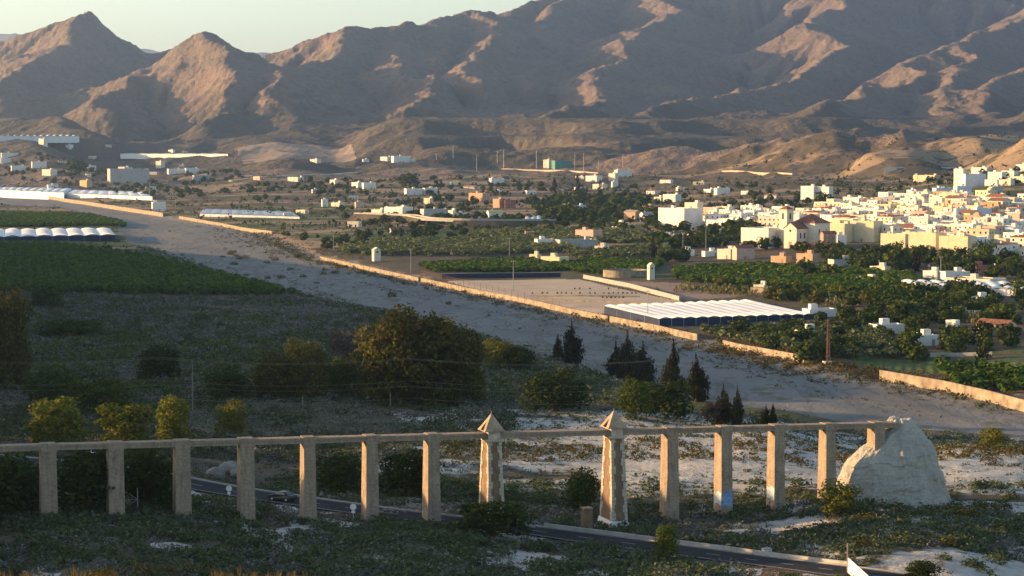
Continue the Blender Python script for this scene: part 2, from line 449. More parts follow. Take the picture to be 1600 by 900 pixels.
def mat_mountain():
    m, nt, o = new_mat("bare_mountain")
    p = pos(nt); a = attr(nt, "cover")
    big = noise(nt, p, .0016, 6, .6); mid = noise(nt, p, .012, 6, .65); fine = noise(nt, p, .06, 4, .7)
    def rid(scale, det):
        n = N(nt, "ShaderNodeTexNoise", noise_type='RIDGED_MULTIFRACTAL'); n.inputs['Scale'].default_value = scale; n.inputs['Detail'].default_value = det; n.inputs['Roughness'].default_value = .6
        nt.links.new(p, n.inputs['Vector']); return n.outputs[0]
    g1 = rid(.006, 6); g2 = rid(.022, 5)
    # beds of rock, tilted and bent
    sep = N(nt, "ShaderNodeSeparateXYZ"); nt.links.new(p, sep.inputs[0])
    bed = math_n(nt, 'ADD', math_n(nt, 'ADD', math_n(nt, 'MULTIPLY', sep.outputs[2], .035), math_n(nt, 'MULTIPLY', sep.outputs[0], .006)), math_n(nt, 'MULTIPLY', big, 9.0))
    bed = math_n(nt, 'SINE', bed)
    col = ramp(nt, big, [(.3, (.125, .094, .075)), (.5, (.17, .127, .098)), (.7, (.215, .165, .13))])
    col = mix(nt, .45, col, ramp(nt, mid, [(.3, (.08, .062, .051)), (.5, (.17, .126, .099)), (.72, (.26, .20, .155))]))
    col = mix(nt, math_n(nt, 'MULTIPLY', ramp(nt, bed, [(.45, (0, 0, 0)), (.75, (1, 1, 1))]), .3), col, (.24, .165, .125))
    scrub = ramp(nt, math_n(nt, 'ADD', math_n(nt, 'MULTIPLY', fine, .6), math_n(nt, 'MULTIPLY', mid, .4)), [(.48, (0, 0, 0)), (.6, (1, 1, 1))])
    col = mix(nt, math_n(nt, 'MULTIPLY', scrub, .6), col, (.08, .075, .05))
    pale = ramp(nt, math_n(nt, 'ADD', a[0], math_n(nt, 'SUBTRACT', mid, .5)), [(.4, (0, 0, 0)), (.6, (1, 1, 1))])
    col = mix(nt, pale, col, (.40, .32, .24))
    shade_scrub = ramp(nt, math_n(nt, 'ADD', a[1], math_n(nt, 'SUBTRACT', mid, .5)), [(.38, (0, 0, 0)), (.55, (1, 1, 1))])
    col = mix(nt, math_n(nt, 'MULTIPLY', shade_scrub, .85), col, (.078, .068, .052))  # painted shade darkens the foothills; nearer by it is dark growth
    h = math_n(nt, 'ADD', math_n(nt, 'MULTIPLY', g1, 1.2), math_n(nt, 'ADD', math_n(nt, 'MULTIPLY', g2, .45), math_n(nt, 'MULTIPLY', fine, .35)))
    finish(nt, o, col, .95, h, 1.0, 22.0, .1)
    return m

MAT = {}
MAT['plain'] = mat_plain(); MAT['river'] = mat_river(); MAT['mountain'] = mat_mountain()

def mat_field(name, stops, rot, sc, furrow):
    m, nt, o = new_mat(name); p = pos(nt)
    w = N(nt, "ShaderNodeTexWave", wave_type='BANDS'); w.inputs['Scale'].default_value = sc; w.inputs['Distortion'].default_value = 1.5
    mp = N(nt, "ShaderNodeMapping"); mp.inputs['Rotation'].default_value = (0, 0, R(rot)); nt.links.new(p, mp.inputs[0]); nt.links.new(mp.outputs[0], w.inputs[0])
    n1 = noise(nt, p, .05, 5, .6); n2 = noise(nt, p, .8, 4, .6)
    col = ramp(nt, math_n(nt, 'ADD', math_n(nt, 'MULTIPLY', n1, .7), math_n(nt, 'MULTIPLY', n2, .3)), stops)
    col = mix(nt, furrow, col, ramp(nt, w.outputs[0], [(.2, tuple(v * .5 for v in stops[0][1])), (.8, stops[-1][1])]))
    finish(nt, o, col, .95, w.outputs[1] if furrow else n2, .6, .3, .1); return m
MAT['ploughed'] = mat_field("ploughed_soil", [(.3, (.30, .235, .17)), (.5, (.41, .34, .26)), (.7, (.47, .40, .31))], 12, .22, .12)
MAT['terrace'] = mat_field("bare_terrace_soil", [(.3, (.20, .145, .105)), (.5, (.26, .195, .145)), (.7, (.31, .24, .18))], 12, .02, .1)
MAT['yard'] = mat_field("brown_yard_soil", [(.3, (.16, .11, .085)), (.5, (.24, .17, .13)), (.7, (.32, .24, .19))], 10, .1, .0)
MAT['meadow'] = mat_field("meadow_grass", [(.3, (.045, .075, .02)), (.5, (.075, .11, .03)), (.7, (.13, .13, .05))], 10, .1, .1)
# ------------------------------------------------------------------ objects, tags, meshes
def tag(o, label=None, cat=None, group=None, kind=None):
    if label: o["label"] = label
    if cat: o["category"] = cat
    if group: o["group"] = group
    if kind: o["kind"] = kind
    return o
def link(name, me, parent=None):
    o = bpy.data.objects.new(name, me); COL.objects.link(o)
    if parent is not None: o.parent = parent
    return o
def empty(name, loc, rz=0.0):
    o = bpy.data.objects.new(name, None); COL.objects.link(o)
    o.location = loc; o.rotation_euler = (0, 0, rz); o.empty_display_size = .5
    return o
def np_mesh(name, V, Q, mats, mi=None, smooth=False):
    V = np.asarray(V, np.float32); Q = np.asarray(Q, np.int32)
    me = bpy.data.meshes.new(name)
    n, k = Q.shape
    me.vertices.add(len(V)); me.vertices.foreach_set("co", V.ravel())
    me.loops.add(n * k); me.loops.foreach_set("vertex_index", Q.ravel())
    me.polygons.add(n); me.polygons.foreach_set("loop_start", np.arange(0, n * k, k, dtype=np.int32))
    if mi is not None: me.polygons.foreach_set("material_index", np.asarray(mi, np.int32))
    me.polygons.foreach_set("use_smooth", np.full(n, smooth))
    for m in mats: me.materials.append(m)
    me.update(calc_edges=True)
    return me
class MB:
    """collects boxes, prisms, tubes and plates into one mesh"""
    def __init__(s): s.v = []; s.f = []; s.m = []
    def face(s, pts, m=0):
        b = len(s.v); s.v += [tuple(p) for p in pts]; s.f.append(tuple(range(b, b + len(pts)))); s.m.append(m)
    def box(s, x0, y0, z0, x1, y1, z1, m=0, taper=(1, 1)):
        b = len(s.v); cx, cy = (x0 + x1) / 2, (y0 + y1) / 2
        tx, ty = taper
        s.v += [(x0, y0, z0), (x1, y0, z0), (x1, y1, z0), (x0, y1, z0)] + [(cx + (x - cx) * tx, cy + (y - cy) * ty, z1) for x, y in ((x0, y0), (x1, y0), (x1, y1), (x0, y1))]
        s.f += [tuple(b + i for i in q) for q in ((3, 2, 1, 0), (4, 5, 6, 7), (0, 1, 5, 4), (1, 2, 6, 5), (2, 3, 7, 6), (3, 0, 4, 7))]
        s.m += [m] * 6
    def prism(s, pts, z0, z1, m=0):
        """pts anticlockwise in plan; z may be numbers or lists"""
        n = len(pts); b = len(s.v)
        za = z0 if hasattr(z0, '__len__') else [z0] * n; zb = z1 if hasattr(z1, '__len__') else [z1] * n
        s.v += [(p[0], p[1], za[i]) for i, p in enumerate(pts)] + [(p[0], p[1], zb[i]) for i, p in enumerate(pts)]
        s.f += [tuple(b + n - 1 - i for i in range(n)), tuple(b + n + i for i in range(n))] + [(b + i, b + (i + 1) % n, b + n + (i + 1) % n, b + n + i) for i in range(n)]
        s.m += [m] * (n + 2)
    def tube(s, a, c, r0, r1=None, n=8, m=0, cap=True):
        a = Vector(a); c = Vector(c); r1 = r0 if r1 is None else r1
        d = (c - a).normalized(); u = d.orthogonal().normalized(); w = d.cross(u)
        b = len(s.v)
        for p, r in ((a, r0), (c, r1)):
            s.v += [tuple(p + (u * math.cos(2 * math.pi * i / n) + w * math.sin(2 * math.pi * i / n)) * r) for i in range(n)]
        s.f += [(b + i, b + (i + 1) % n, b + n + (i + 1) % n, b + n + i) for i in range(n)]; s.m += [m] * n
        if cap:
            s.f += [tuple(b + n - 1 - i for i in range(n)), tuple(b + n + i for i in range(n))]; s.m += [m, m]
    def mesh(s, name, mats, smooth=False):
        me = bpy.data.meshes.new(name); me.from_pydata(s.v, [], s.f)
        for mm in (mats if isinstance(mats, (list, tuple)) else [mats]): me.materials.append(mm)
        me.polygons.foreach_set("material_index", s.m)
        if smooth: me.polygons.foreach_set("use_smooth", [True] * len(s.f))
        me.update(); return me
    def build(s, name, mats, parent=None, smooth=False):
        return link(name, s.mesh(name, mats, smooth), parent)
def copy_tree(o, loc=None, rz=None, scale=None):
    c = o.copy(); COL.objects.link(c)
    for ch in o.children:
        d = ch.copy(); COL.objects.link(d); d.parent = c
        for g in ch.children:
            e = g.copy(); COL.objects.link(e); e.parent = d
    if loc is not None: c.location = loc
    if rz is not None: c.rotation_euler = (0, 0, rz)
    if scale is not None: c.scale = scale if hasattr(scale, '__len__') else (scale,) * 3
    return c

# ------------------------------------------------------------------ ground, riverbed, mountains: one continuous sheet, cut along their borders
def poly_mask(x, y, pts_px, soft):
    P = np.array([G(px, py)[:2] for px, py in pts_px])
    return 1 - sstep(-soft, soft, sdist(x, y, P))
def region_px(pts): return np.array([G(px, py)[:2] for px, py in pts])
def build_land():
    s = np.concatenate([np.arange(math.log(150), math.log(250), .03), np.arange(math.log(250), math.log(650), .0036), np.arange(math.log(650), math.log(3300), .0052), np.arange(math.log(3300), math.log(9900), .0022)])
    t = np.linspace(-.27, .27, 801)
    T, S = np.meshgrid(t, s); Y = np.exp(S); X = T * Y
    Z = np.zeros_like(X)
    for a in range(0, len(s), 64):
        Z[a:a + 64] = z_ground(X[a:a + 64], Y[a:a + 64])
    ny, nx = X.shape
    V = np.stack([X, Y, Z], -1).reshape(-1, 3)
    i = np.arange(ny * nx).reshape(ny, nx)
    Q = np.stack([i[:-1, :-1], i[:-1, 1:], i[1:, 1:], i[1:, :-1]], -1).reshape(-1, 4)
    cx = V[Q].mean(1)
    cls = np.zeros(len(Q), int)
    near = cx[:, 1] < 4000
    sd = np.full(len(Q), 1e4); sd[near] = sdist(cx[near, 0], cx[near, 1], RIVER)
    sd += 7 * (fbm(cx[:, 0] / 14, cx[:, 1] / 14, 3, 121) - .5)
    cls[sd < 2] = 1
    nearf = (cx[:, 1] > 500) & (cx[:, 1] < 4600)
    fx, fy = cx[nearf, 0], cx[nearf, 1]; fcls = cls[nearf]
    for k, pts in ((3, [(700,440),(880,436),(908,437),(1060,470),(1085,478),(940,490),(800,468)]), (4, [(918,436),(1005,440),(1060,442),(1180,460),(1075,470),(1060,468)]), (5, [(1330,556),(1430,562),(1600,566),(1640,590),(1460,584),(1340,572)]), (6, [(366,232),(400,226),(548,225),(558,248),(520,252),(385,256)])):
        fcls[inside(fx, fy, region_px(pts)) & (fcls == 0)] = k
    keep6 = np.zeros(len(cls), bool); keep6[np.where(nearf)[0][fcls == 6]] = True
    cls[nearf] = fcls
    edge = 3300 + 500 * (fbm(cx[:, 0] / 300, cx[:, 1] / 500, 3, 131) - .5)
    cls[(cx[:, 1] > edge) & ~keep6] = 2
    # what covers the ground, per vertex: R chalk, G green growth and painted foothill shade, B dry grass
    x, y = V[:, 0], V[:, 1]
    pxv = 800 + x / y * F
    chalk = np.zeros(len(V)); green = np.zeros(len(V)); dry = np.zeros(len(V))
    m = (y < 620)
    n60 = fbm(x / 60, y / 60, 3, 140)
    chalk[m] = (sstep(342, 362, y) * (1 - sstep(500, 540, y)) * sstep(250, 800, pxv) * (.25 + .75 * fbm(x / 16, y / 10, 3, 141)) * .78)[m]
    chalk[m] += (sstep(350, 400, y) * (1 - sstep(432, 460, y)) * sstep(880, 1080, pxv) * .62)[m]
    chalk[m] += ((1 - sstep(335, 350, y)) * .16 + sstep(1050, 1350, pxv) * (1 - sstep(340, 350, y)) * .12)[m]
    n7 = fbm(x / 7, y / 9, 3, 143)
    chalk[m] += ((y < 345) * .62 * sstep(.56, .66, n7))[m]
    chalk[m] += ((y < 350) * sstep(1000, 1150, pxv) * (.12 + .3 * sstep(.45, .6, n7)))[m]
    chalk[m] += (sstep(1370, 1450, pxv) * (1 - sstep(290, 300, y)) * .5)[m]
    m2 = (y >= 540) & (y < 1500)
    green[m2] = (.35 + .5 * (n60 - .5))[m2] * (1 - sstep(-20, 120, sdist(x[m2], y[m2], RIVER) * 0 + 0))[()] if False else (.32 + .5 * (n60 - .5))[m2]
    m3 = (y >= 1500) & (y < 3600)
    green[m3] = (.62 + 1.5 * (fbm(x / 130, y / 70, 3, 150) - .5) - .85 * sstep(2100, 2900, y))[m3]
    dry[m3] = (.36 + 1.6 * (fbm(x / 150, y / 60, 3, 151) - .5))[m3]
    green[m] = np.maximum(green[m], .2 + .6 * (n60[m] - .5))
    dm = (y >= 620) & (y < 1500)
    bank = np.zeros(len(V)); nb = (y < 1800)
    bank[nb] = np.exp(-np.abs(sdist(x[nb], y[nb], RIVER)) / 9.0)
    dry += .6 * bank
    chalk[y > 3600] = (.45 * sstep(.62, .8, ridged(x / 160, y / 160, 3, 160)) * (1 - sstep(4300, 5200, y)))[y > 3600]
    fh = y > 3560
    green[fh] = np.maximum(green[fh], ((.72 + .6 * (fbm(x / 200, y / 260, 3, 165) - .5)) * (1 - .85 * sstep(4700, 6000, y)))[fh])  # shade of the foothill belt, painted in through the growth channel
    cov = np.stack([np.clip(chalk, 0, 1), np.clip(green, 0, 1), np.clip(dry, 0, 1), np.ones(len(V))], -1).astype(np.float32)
    for k, name, mat in ((0, "ground", 'plain'), (1, "riverbed", 'river'), (2, "mountains", 'mountain'), (3, "ploughed_field", 'ploughed'), (4, "brown_yard", 'yard'), (5, "green_field", 'meadow'), (6, "bare_terrace", 'terrace')):
        q = Q[cls == k]
        used = np.zeros(len(V), bool); used[q.ravel()] = True
        remap = np.cumsum(used) - 1
        me = np_mesh(name, V[used], remap[q], [MAT[mat]], smooth=True)
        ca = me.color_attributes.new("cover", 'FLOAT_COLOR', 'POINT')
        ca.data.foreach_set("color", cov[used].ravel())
        tag(link(name, me), kind='structure')
build_land()

def build_far_range():
    """pale ridges far beyond the gap in the mountains"""
    for k, (d, line, dep) in enumerate([(22000, [(-700,70),(-300,52),(-60,50),(40,56),(120,72),(230,80),(330,84),(420,84),(520,88),(700,80),(1000,90)], 3500)]):
        t = np.linspace(-.32, .1, 160)
        px = 800 + t * F
        crest = np.interp(px, [p[0] for p in line], [p[1] for p in line])
        zc = CAM_Z + (225 - crest) / F * d + 60 * (fbm(px / 22, px * 0, 4, 170) - .5)
        rows = [(-dep, .0), (-dep * .6, .35), (-dep * .3, .7), (0, 1.0), (dep, .1)]
        V = []; 
        for dy, f in rows:
            for i in range(len(t)):
                V.append((t[i] * d, d + dy + (200 * (fbm(px[i] / 30, dy / 900, 3, 171) - .5) if f < 1 else 0), 150 + (zc[i] - 150) * f * (1 if f == 1 else .8 + .4 * float(fbm(px[i] / 16, dy / 700, 3, 172)))))
        n = len(t)
        Q = [(r * n + i, r * n + i + 1, (r + 1) * n + i + 1, (r + 1) * n + i) for r in range(len(rows) - 1) for i in range(n - 1)]
        tag(link("distant_mountains", np_mesh("distant_mountains", V, Q, [MAT['mountain']], smooth=True)), kind='structure')
build_far_range()

def build_side_hill():
    """the hill beside the viewpoint, left of the view: it stands between the low sun and the foot of the valley"""
    el = math.tan(R(SUN_EL))
    tz = math.tan(R(-SUN_TO_CAM))
    # crest shaped to cast the shade up to these marks: (x, y, height above the river)
    marks = [(-66, 230, 34), (-66, 307, 31), (-55, 309, 31), (-45, 313, 31), (-37, 316, 30.5), (-32.5, 317, 24), (-28, 318.5, 20.2), (-20, 321, 20.0), (-11.6, 323.4, 20.6), (-3, 326, 20.5), (14.5, 331, 18.6), (23, 334, 19.6), (31, 336.5, 19.0), (38, 338.6, 19.2), (46, 341, 18.6), (0, 357, 20), (0, 363, 12), (0, 369, 6), (0, 386, 6), (0, 392, 10), (0, 400, 12.0), (0, 418, 12.0), (0, 440, 14), (0, 470, 17.5), (-20, 500, 17), (-22, 530, 17), (-22, 580, 17), (0, 606, 18), (0, 618, 11), (0, 640, 11), (0, 652, 18), (0, 700, 18), (0, 800, 12), (0, 900, 7), (0, 1000, 2), (0, 1100, -4), (0, 1200, -9), (0, 1366, -24), (0, 1500, -42), (0, 1650, -64), (0, 1750, -80)]
    prof = [(y + x * tz, z + x * el) for x, y, z in marks]
    ys = np.concatenate([np.arange(200, 300, 3.0), np.arange(300, 360, 1.0), np.arange(360, 480, 3.0), np.arange(480, 1700, 14.0)])
    zs0 = np.interp(ys, [p[0] for p in prof], [p[1] for p in prof])      # height of the shade above the river, straight ahead of the camera
    fr = np.interp(ys, [200, 300, 1000, 1700], [.30, .335, .31, .30])
    xc = -ys * fr - 35
    zc = zs0 - xc * el
    shift = -xc * math.tan(R(SUN_TO_CAM))                                # the crest stands this much farther along the sun's bearing
    V = []
    offs = [(46, -.05), (30, .35), (14, .78), (0, 1), (-16, .8), (-60, .5), (-130, .0)]
    for ox, f in offs:
        for i in range(len(ys)):
            x = xc[i] + ox * (1 + .0009 * ys[i]) * (.62 if ox > 0 else 1); y = ys[i] - shift[i]
            g = 8.0
            jit = 2.2 * (float(fbm(x / 14, y / 14, 3, 180)) - .5) if 0 < f < 1 else 0
            V.append((x, y, g + (zc[i] - g) * f + jit if f > 0 else -6))
    n = len(ys)
    Q = [(r * n + i, (r + 1) * n + i, (r + 1) * n + i + 1, r * n + i + 1) for r in range(len(offs) - 1) for i in range(n - 1)]
    me = np_mesh("side_hill", V, Q, [MAT['plain']], smooth=True)
    tag(link("hill", me), kind='structure')
build_side_hill()
# ------------------------------------------------------------------ colours of built things
def mat_masonry(name, base):
    m, nt, o = new_mat(name)
    tc = N(nt, "ShaderNodeTexCoord").outputs['Object']
    mp = N(nt, "ShaderNodeMapping"); mp.inputs['Scale'].default_value = (1.3, 1.3, .12); nt.links.new(tc, mp.inputs[0])
    streak = noise(nt, mp.outputs[0], 1.6, 5, .6); blot = noise(nt, tc, .55, 6, .65); fine = noise(nt, tc, 5.0, 4, .7)
    vo = N(nt, "ShaderNodeTexVoronoi"); vo.inputs['Scale'].default_value = 2.6; nt.links.new(tc, vo.inputs['Vector'])
    dark = tuple(v * .55 for v in base); pale = tuple(min(1, v * 1.3) for v in base)
    col = ramp(nt, blot, [(.3, dark), (.5, base), (.72, pale)])
    col = mix(nt, .4, col, ramp(nt, streak, [(.35, tuple(v * .5 for v in base)), (.6, pale)]))
    col = mix(nt, .3, col, ramp(nt, vo.outputs['Color'], [(.1, dark), (.9, pale)]))
    sp = N(nt, "ShaderNodeSeparateXYZ"); nt.links.new(tc, sp.inputs[0])
    cb = N(nt, "ShaderNodeCombineXYZ"); nt.links.new(math_n(nt, 'ADD', sp.outputs[0], sp.outputs[1]), cb.inputs[0]); nt.links.new(sp.outputs[2], cb.inputs[1])
    bk = N(nt, "ShaderNodeTexBrick"); bk.inputs['Scale'].default_value = 1.0; bk.inputs['Mortar Size'].default_value = .035; bk.inputs['Brick Width'].default_value = .95; bk.inputs['Row Height'].default_value = .46; nt.links.new(cb.outputs[0], bk.inputs['Vector'])
    col = mix(nt, math_n(nt, 'MULTIPLY', bk.outputs['Fac'], .2), col, tuple(v * .45 for v in base))
    pit = ramp(nt, fine, [(.30, (1, 1, 1)), (.38, (0, 0, 0))])
    col = mix(nt, math_n(nt, 'MULTIPLY', pit, .7), col, tuple(v * .35 for v in base))
    finish(nt, o, col, .95, math_n(nt, 'ADD', fine, math_n(nt, 'MULTIPLY', vo.outputs['Distance'], .8)), .8, .12, .1)
    return m
MAT['stone'] = mat_masonry("aqueduct_stone", (.30, .235, .175))
MAT['stone_dark'] = simple("aqueduct_panel", (.20, .135, .09), .9, .2, .9, .4, .1, (.13, .09, .065))
MAT['quoin'] = simple("quoin_stone", (.46, .40, .32), .9, .2, 1.2, .4, .1, (.30, .25, .19))
MAT['tile'] = simple("clay_roof", (.36, .27, .19), .85, .25, 1.1, .4, .1, (.20, .15, .11))
MAT['concrete'] = simple("concrete", (.36, .34, .31), .9, .15, .8, .3, .1, (.24, .22, .2))
MAT['white'] = simple("white_paint", (.74, .73, .70), .7, .06, .6, 0, .2, (.55, .53, .5))
MAT['blue_paint'] = simple("blue_spray_paint", (.20, .33, .52), .6, .35, 2.5)
MAT['pale_paint'] = simple("pale_spray_paint", (.50, .53, .56), .6, .3, 2.5)
MAT['asphalt'] = simple("asphalt", (.034, .034, .038), .95, .2, .5, .2, .05)
MAT['line'] = simple("road_marking", (.30, .30, .29), .7, .2, 1.5)
MAT['steel'] = simple("galvanised_steel", (.38, .39, .40), .45, .1, 3.0, 0, .4)
MAT['wood'] = simple("weathered_wood", (.26, .21, .16), .85, .2, 4.0, .2)
MAT['chalk'] = None
def mat_rock():
    m, nt, o = new_mat("pale_clay_rock")
    p = pos(nt)
    mp = N(nt, "ShaderNodeMapping"); mp.inputs['Scale'].default_value = (.25, .25, 1.6); nt.links.new(p, mp.inputs[0])
    st = noise(nt, mp.outputs[0], .55, 5, .6); fine = noise(nt, p, 1.4, 5, .7); mid = noise(nt, p, .3, 4)
    col = ramp(nt, st, [(.3, (.33, .325, .29)), (.48, (.50, .495, .45)), (.56, (.42, .41, .37)), (.72, (.60, .59, .53))])
    col = mix(nt, .35, col, ramp(nt, mid, [(.35, (.34, .31, .25)), (.65, (.56, .54, .47))]))
    col = mix(nt, math_n(nt, 'MULTIPLY', ramp(nt, fine, [(.58, (0, 0, 0)), (.7, (1, 1, 1))]), .5), col, (.24, .21, .15))
    finish(nt, o, col, .95, math_n(nt, 'ADD', math_n(nt, 'ADD', fine, st), mid), 1.0, .8, .1)
    return m
MAT['chalk'] = mat_rock()
MAT['rock_grey'] = simple("grey_rock", (.22, .205, .185), .95, .25, .8, .6, .1, (.2, .18, .15))

# ------------------------------------------------------------------ the aqueduct: one long thing
AQ_TH = R(17.0); AQ_D = 327.0
def aq_pos(px):
    t, _ = ray(px, 740)
    x = AQ_D * t / (1 - math.tan(AQ_TH) * t)
    return x / math.cos(AQ_TH)
def aq_world(u, v=0.0):
    return u * math.cos(AQ_TH) - v * math.sin(AQ_TH), AQ_D + u * math.sin(AQ_TH) + v * math.cos(AQ_TH)
def aq_top(u):
    px_row = 697 - .0261 * (800 + F * aq_world(u)[0] / aq_world(u)[1])
    return CAM_Z + (225 - px_row) / F * aq_world(u)[1]
def lerp(a, b, f): return a + (b - a) * f
def build_aqueduct():
    u0 = -88.0
    root = empty("aqueduct", (*aq_world(0), 0), AQ_TH)
    tag(root, "long stone aqueduct on square piers with two pyramid roofed towers, crossing the scrubland", "aqueduct")
    piers = [(-150, 'p', 2.0), (-25, 'p', 2.0), (75, 'p', 2.0), (180, 'p', 2.0), (284, 'p', 1.95), (384, 'p', 1.9), (481, 'p', 1.62), (578, 'p', 1.62), (674, 'p', 1.62), (768, 't', 2.0), (959, 't', 2.0), (1046, 'p', 1.65), (1130, 'p', 1.65), (1212, 'p', 1.5), (1292, 'p', 1.5), (1368, 'p', 1.6)]
    us = []
    for px, kind, w in piers:
        u = aq_pos(px); us.append((u, kind, w, px))
    for u, kind, w, px in us:
        zt = aq_top(u)
        wx, wy = aq_world(u)
        zb = ground_at(wx, wy) - .8
        if kind == 'p':
            b = MB(); bw, bd, td = w / 2 + .06 + .1 * rnd.random(), 1.62 + .12 * rnd.random(), 1.32
            b.v += [(u - bw, -bd, zb), (u + bw, -bd, zb), (u + bw, bd, zb), (u - bw, bd, zb), (u - w / 2, -td, zt - 1.05), (u + w / 2, -td, zt - 1.05), (u + w / 2, td, zt - 1.05), (u - w / 2, td, zt - 1.05)]
            b.f += [(3, 2, 1, 0), (4, 5, 6, 7), (0, 1, 5, 4), (1, 2, 6, 5), (2, 3, 7, 6), (3, 0, 4, 7)]; b.m += [0] * 6
            p = b.build("pier", MAT['stone'], root)
            # cap on which the channel rests
            c = MB(); c.box(u - w / 2 - .07, -td - .07, zt - 1.05, u + w / 2 + .07, td + .07, zt - .83); c.box(u - w / 2 - .02, -1.12, zt - .83, u + w / 2 + .02, 1.12, zt + .10)
            c.build("pier_cap", MAT['stone'], p)
            if px in (1130, 1212):
                def on_front(a, h):       # place on the front face: a across 0..1, h metres up
                    f = h / (zt - 1.05 - zb); x = lerp(lerp(u - bw, u + bw, a), lerp(u - w / 2, u + w / 2, a), f); return (x, lerp(-bd, -td, f) - .012, zb + h)
                def on_left(a, h):
                    f = h / (zt - 1.05 - zb); y = lerp(lerp(bd, -bd, a), lerp(td, -td, a), f); return (lerp(u - bw, u - w / 2, f) - .012, y, zb + h)
                if px == 1130:
                    q = MB(); q.face([on_front(a, h) for a, h in ((.04, 2.35), (.3, 2.1), (.62, 2.25), (.96, 2.0), (.98, 3.9), (.93, 4.35), (.6, 4.5), (.33, 4.4), (.2, 4.15), (.02, 3.3))])
                    tag(q.build("paint_patch", MAT['blue_paint'], p), "blue spray paint on the front face")
                q = MB(); q.face([on_left(a, h) for a, h in ((.08, 2.3), (.45, 2.5), (.94, 2.2), (.97, 4.1), (.6, 4.3), (.3, 3.9), (.06, 4.0))])
                tag(q.build("paint_patch", MAT['pale_paint'], p), "pale paint patch on the side face")
        else:
            bw, bd, tw, td = 1.22, 2.9, .98, 1.62
            b = MB()
            zc = zt - 1.25
            def corner(sx, sy, f): return (u + sx * lerp(bw, tw, f), sy * lerp(bd, td, f), lerp(zb, zc, f))
            ins = .06
            b.v += [(u - bw + ins, -bd + ins, zb), (u + bw - ins, -bd + ins, zb), (u + bw - ins, bd - ins, zb), (u - bw + ins, bd - ins, zb), (u - tw + ins, -td + ins, zc), (u + tw - ins, -td + ins, zc), (u + tw - ins, td - ins, zc), (u - tw + ins, td - ins, zc)]
            b.f += [(3, 2, 1, 0), (4, 5, 6, 7), (0, 1, 5, 4), (1, 2, 6, 5), (2, 3, 7, 6), (3, 0, 4, 7)]; b.m += [0] * 6
            p = b.build("tower_pier", MAT['stone_dark'], root)
            tag(p, "tower pier with white plinth and toothed pale corner stones" if px > 900 else "tower pier with bushes around its foot")
            n = 25; rr = random.Random(px)
            for k in range(n):
                f0, f1 = k / n + .002, (k + 1) / n - .002
                for sx in (-1, 1):
                    for sy in (-1, 1):
                        a0, a1 = corner(sx, sy, f0), corner(sx, sy, f1)
                        long_ = (k // 2) % 2 == (0 if sx * sy > 0 else 1)
                        lx = (.62 if long_ else .40) + rr.uniform(-.03, .03); ly = (.95 if long_ else .60) + rr.uniform(-.05, .05)
                        e = .012 + rr.uniform(0, .02)
                        q = MB(); base = []
                        for (x, y, z) in (a0, a1):
                            base.append([(x + sx * e, y + sy * e, z), (x - sx * lx, y + sy * e, z), (x - sx * lx, y - sy * ly, z), (x + sx * e, y - sy * ly, z)])
                        q.v = base[0] + base[1]
                        fl = [(3, 2, 1, 0), (4, 5, 6, 7), (0, 1, 5, 4), (1, 2, 6, 5), (2, 3, 7, 6), (3, 0, 4, 7)]
                        q.f = fl if sx * sy > 0 else [tuple(reversed(t)) for t in fl]
                        q.m = [0] * 6
                        q.build("quoin", MAT['quoin'], p)
            if px > 900:
                c = MB(); c.box(u - bw - .16, -bd - .16, zb, u + bw + .16, bd + .16, zb + 1.75); c.box(u - bw - .10, -bd - .10, zb + 1.75, u + bw + .10, bd + .10, zb + 2.1)
                c.build("plinth", MAT['white'], p)
            c = MB(); c.box(u - tw - .12, -td - .12, zc, u + tw + .12, td + .12, zc + .16); c.box(u - tw - .34, -td - .34, zc + .16, u + tw + .34, td + .34, zc + .42); c.box(u - tw + .1, -td + .2, zc + .42, u + tw - .1, td - .2, zt + .25)
            c.build("cornice", MAT['quoin'], p)
            # hollow pyramid roof with an opening toward the left
            c = MB(); h = 2.35; s = 1.42; zr = zt + .25; sv = 1.75
            c.box(u - s - .1, -sv - .1, zr, u + s + .1, sv + .1, zr + .14)
            A = (u, 0, zr + h + .14); z1 = zr + .14
            P = [(u - s, -sv, z1), (u + s, -sv, z1), (u + s, sv, z1), (u - s, sv, z1)]
            c.face([P[0], P[1], A]); c.face([P[1], P[2], A]); c.face([P[2], P[3], A])
            m0 = lambda f, g: tuple(lerp(lerp(P[3][k], P[0][k], f), A[k], g) for k in range(3))
            c.face([P[3], m0(.3, 0), m0(.3, .12), m0(.5, .5), A]); c.face([m0(.7, 0), P[0], A, m0(.5, .5), m0(.7, .12)])
            ins2 = [(x + .45, y, z) for x, y, z in (m0(.3, 0), m0(.7, 0), m0(.7, .12), m0(.5, .5), m0(.3, .12))]
            out = [m0(.3, 0), m0(.7, 0), m0(.7, .12), m0(.5, .5), m0(.3, .12)]
            for i in range(5): c.face([out[i], out[(i + 1) % 5], ins2[(i + 1) % 5], ins2[i]])
            c.face(ins2)
            c.build("pyramid_roof", MAT['tile'], p)
            c = MB(); c.tube((u, 0, z1 + h - .1), (u, 0, z1 + h + .25), .09, .05, 6); c.build("finial", MAT['tile'], p)
    allu = [aq_pos(-250)] + [q[0] for q in us] + [aq_pos(1398)]
    for i in range(len(allu) - 1):
        a, c = allu[i], allu[i + 1]
        za, zc = aq_top(a), aq_top(c)
        b = MB()
        for (v0, v1, d0, d1) in ((-1.02, 1.02, -.80, -.33), (-1.14, 1.14, -.33, -.20), (-1.02, 1.02, -.20, -.02)):
            b.prism([(a + .004, v0), (c - .004, v0), (c - .004, v1), (a + .004, v1)], [za + d0, zc + d0, zc + d0, za + d0], [za + d1, zc + d1, zc + d1, za + d1])
        b.build("channel_span", MAT['stone'], root)
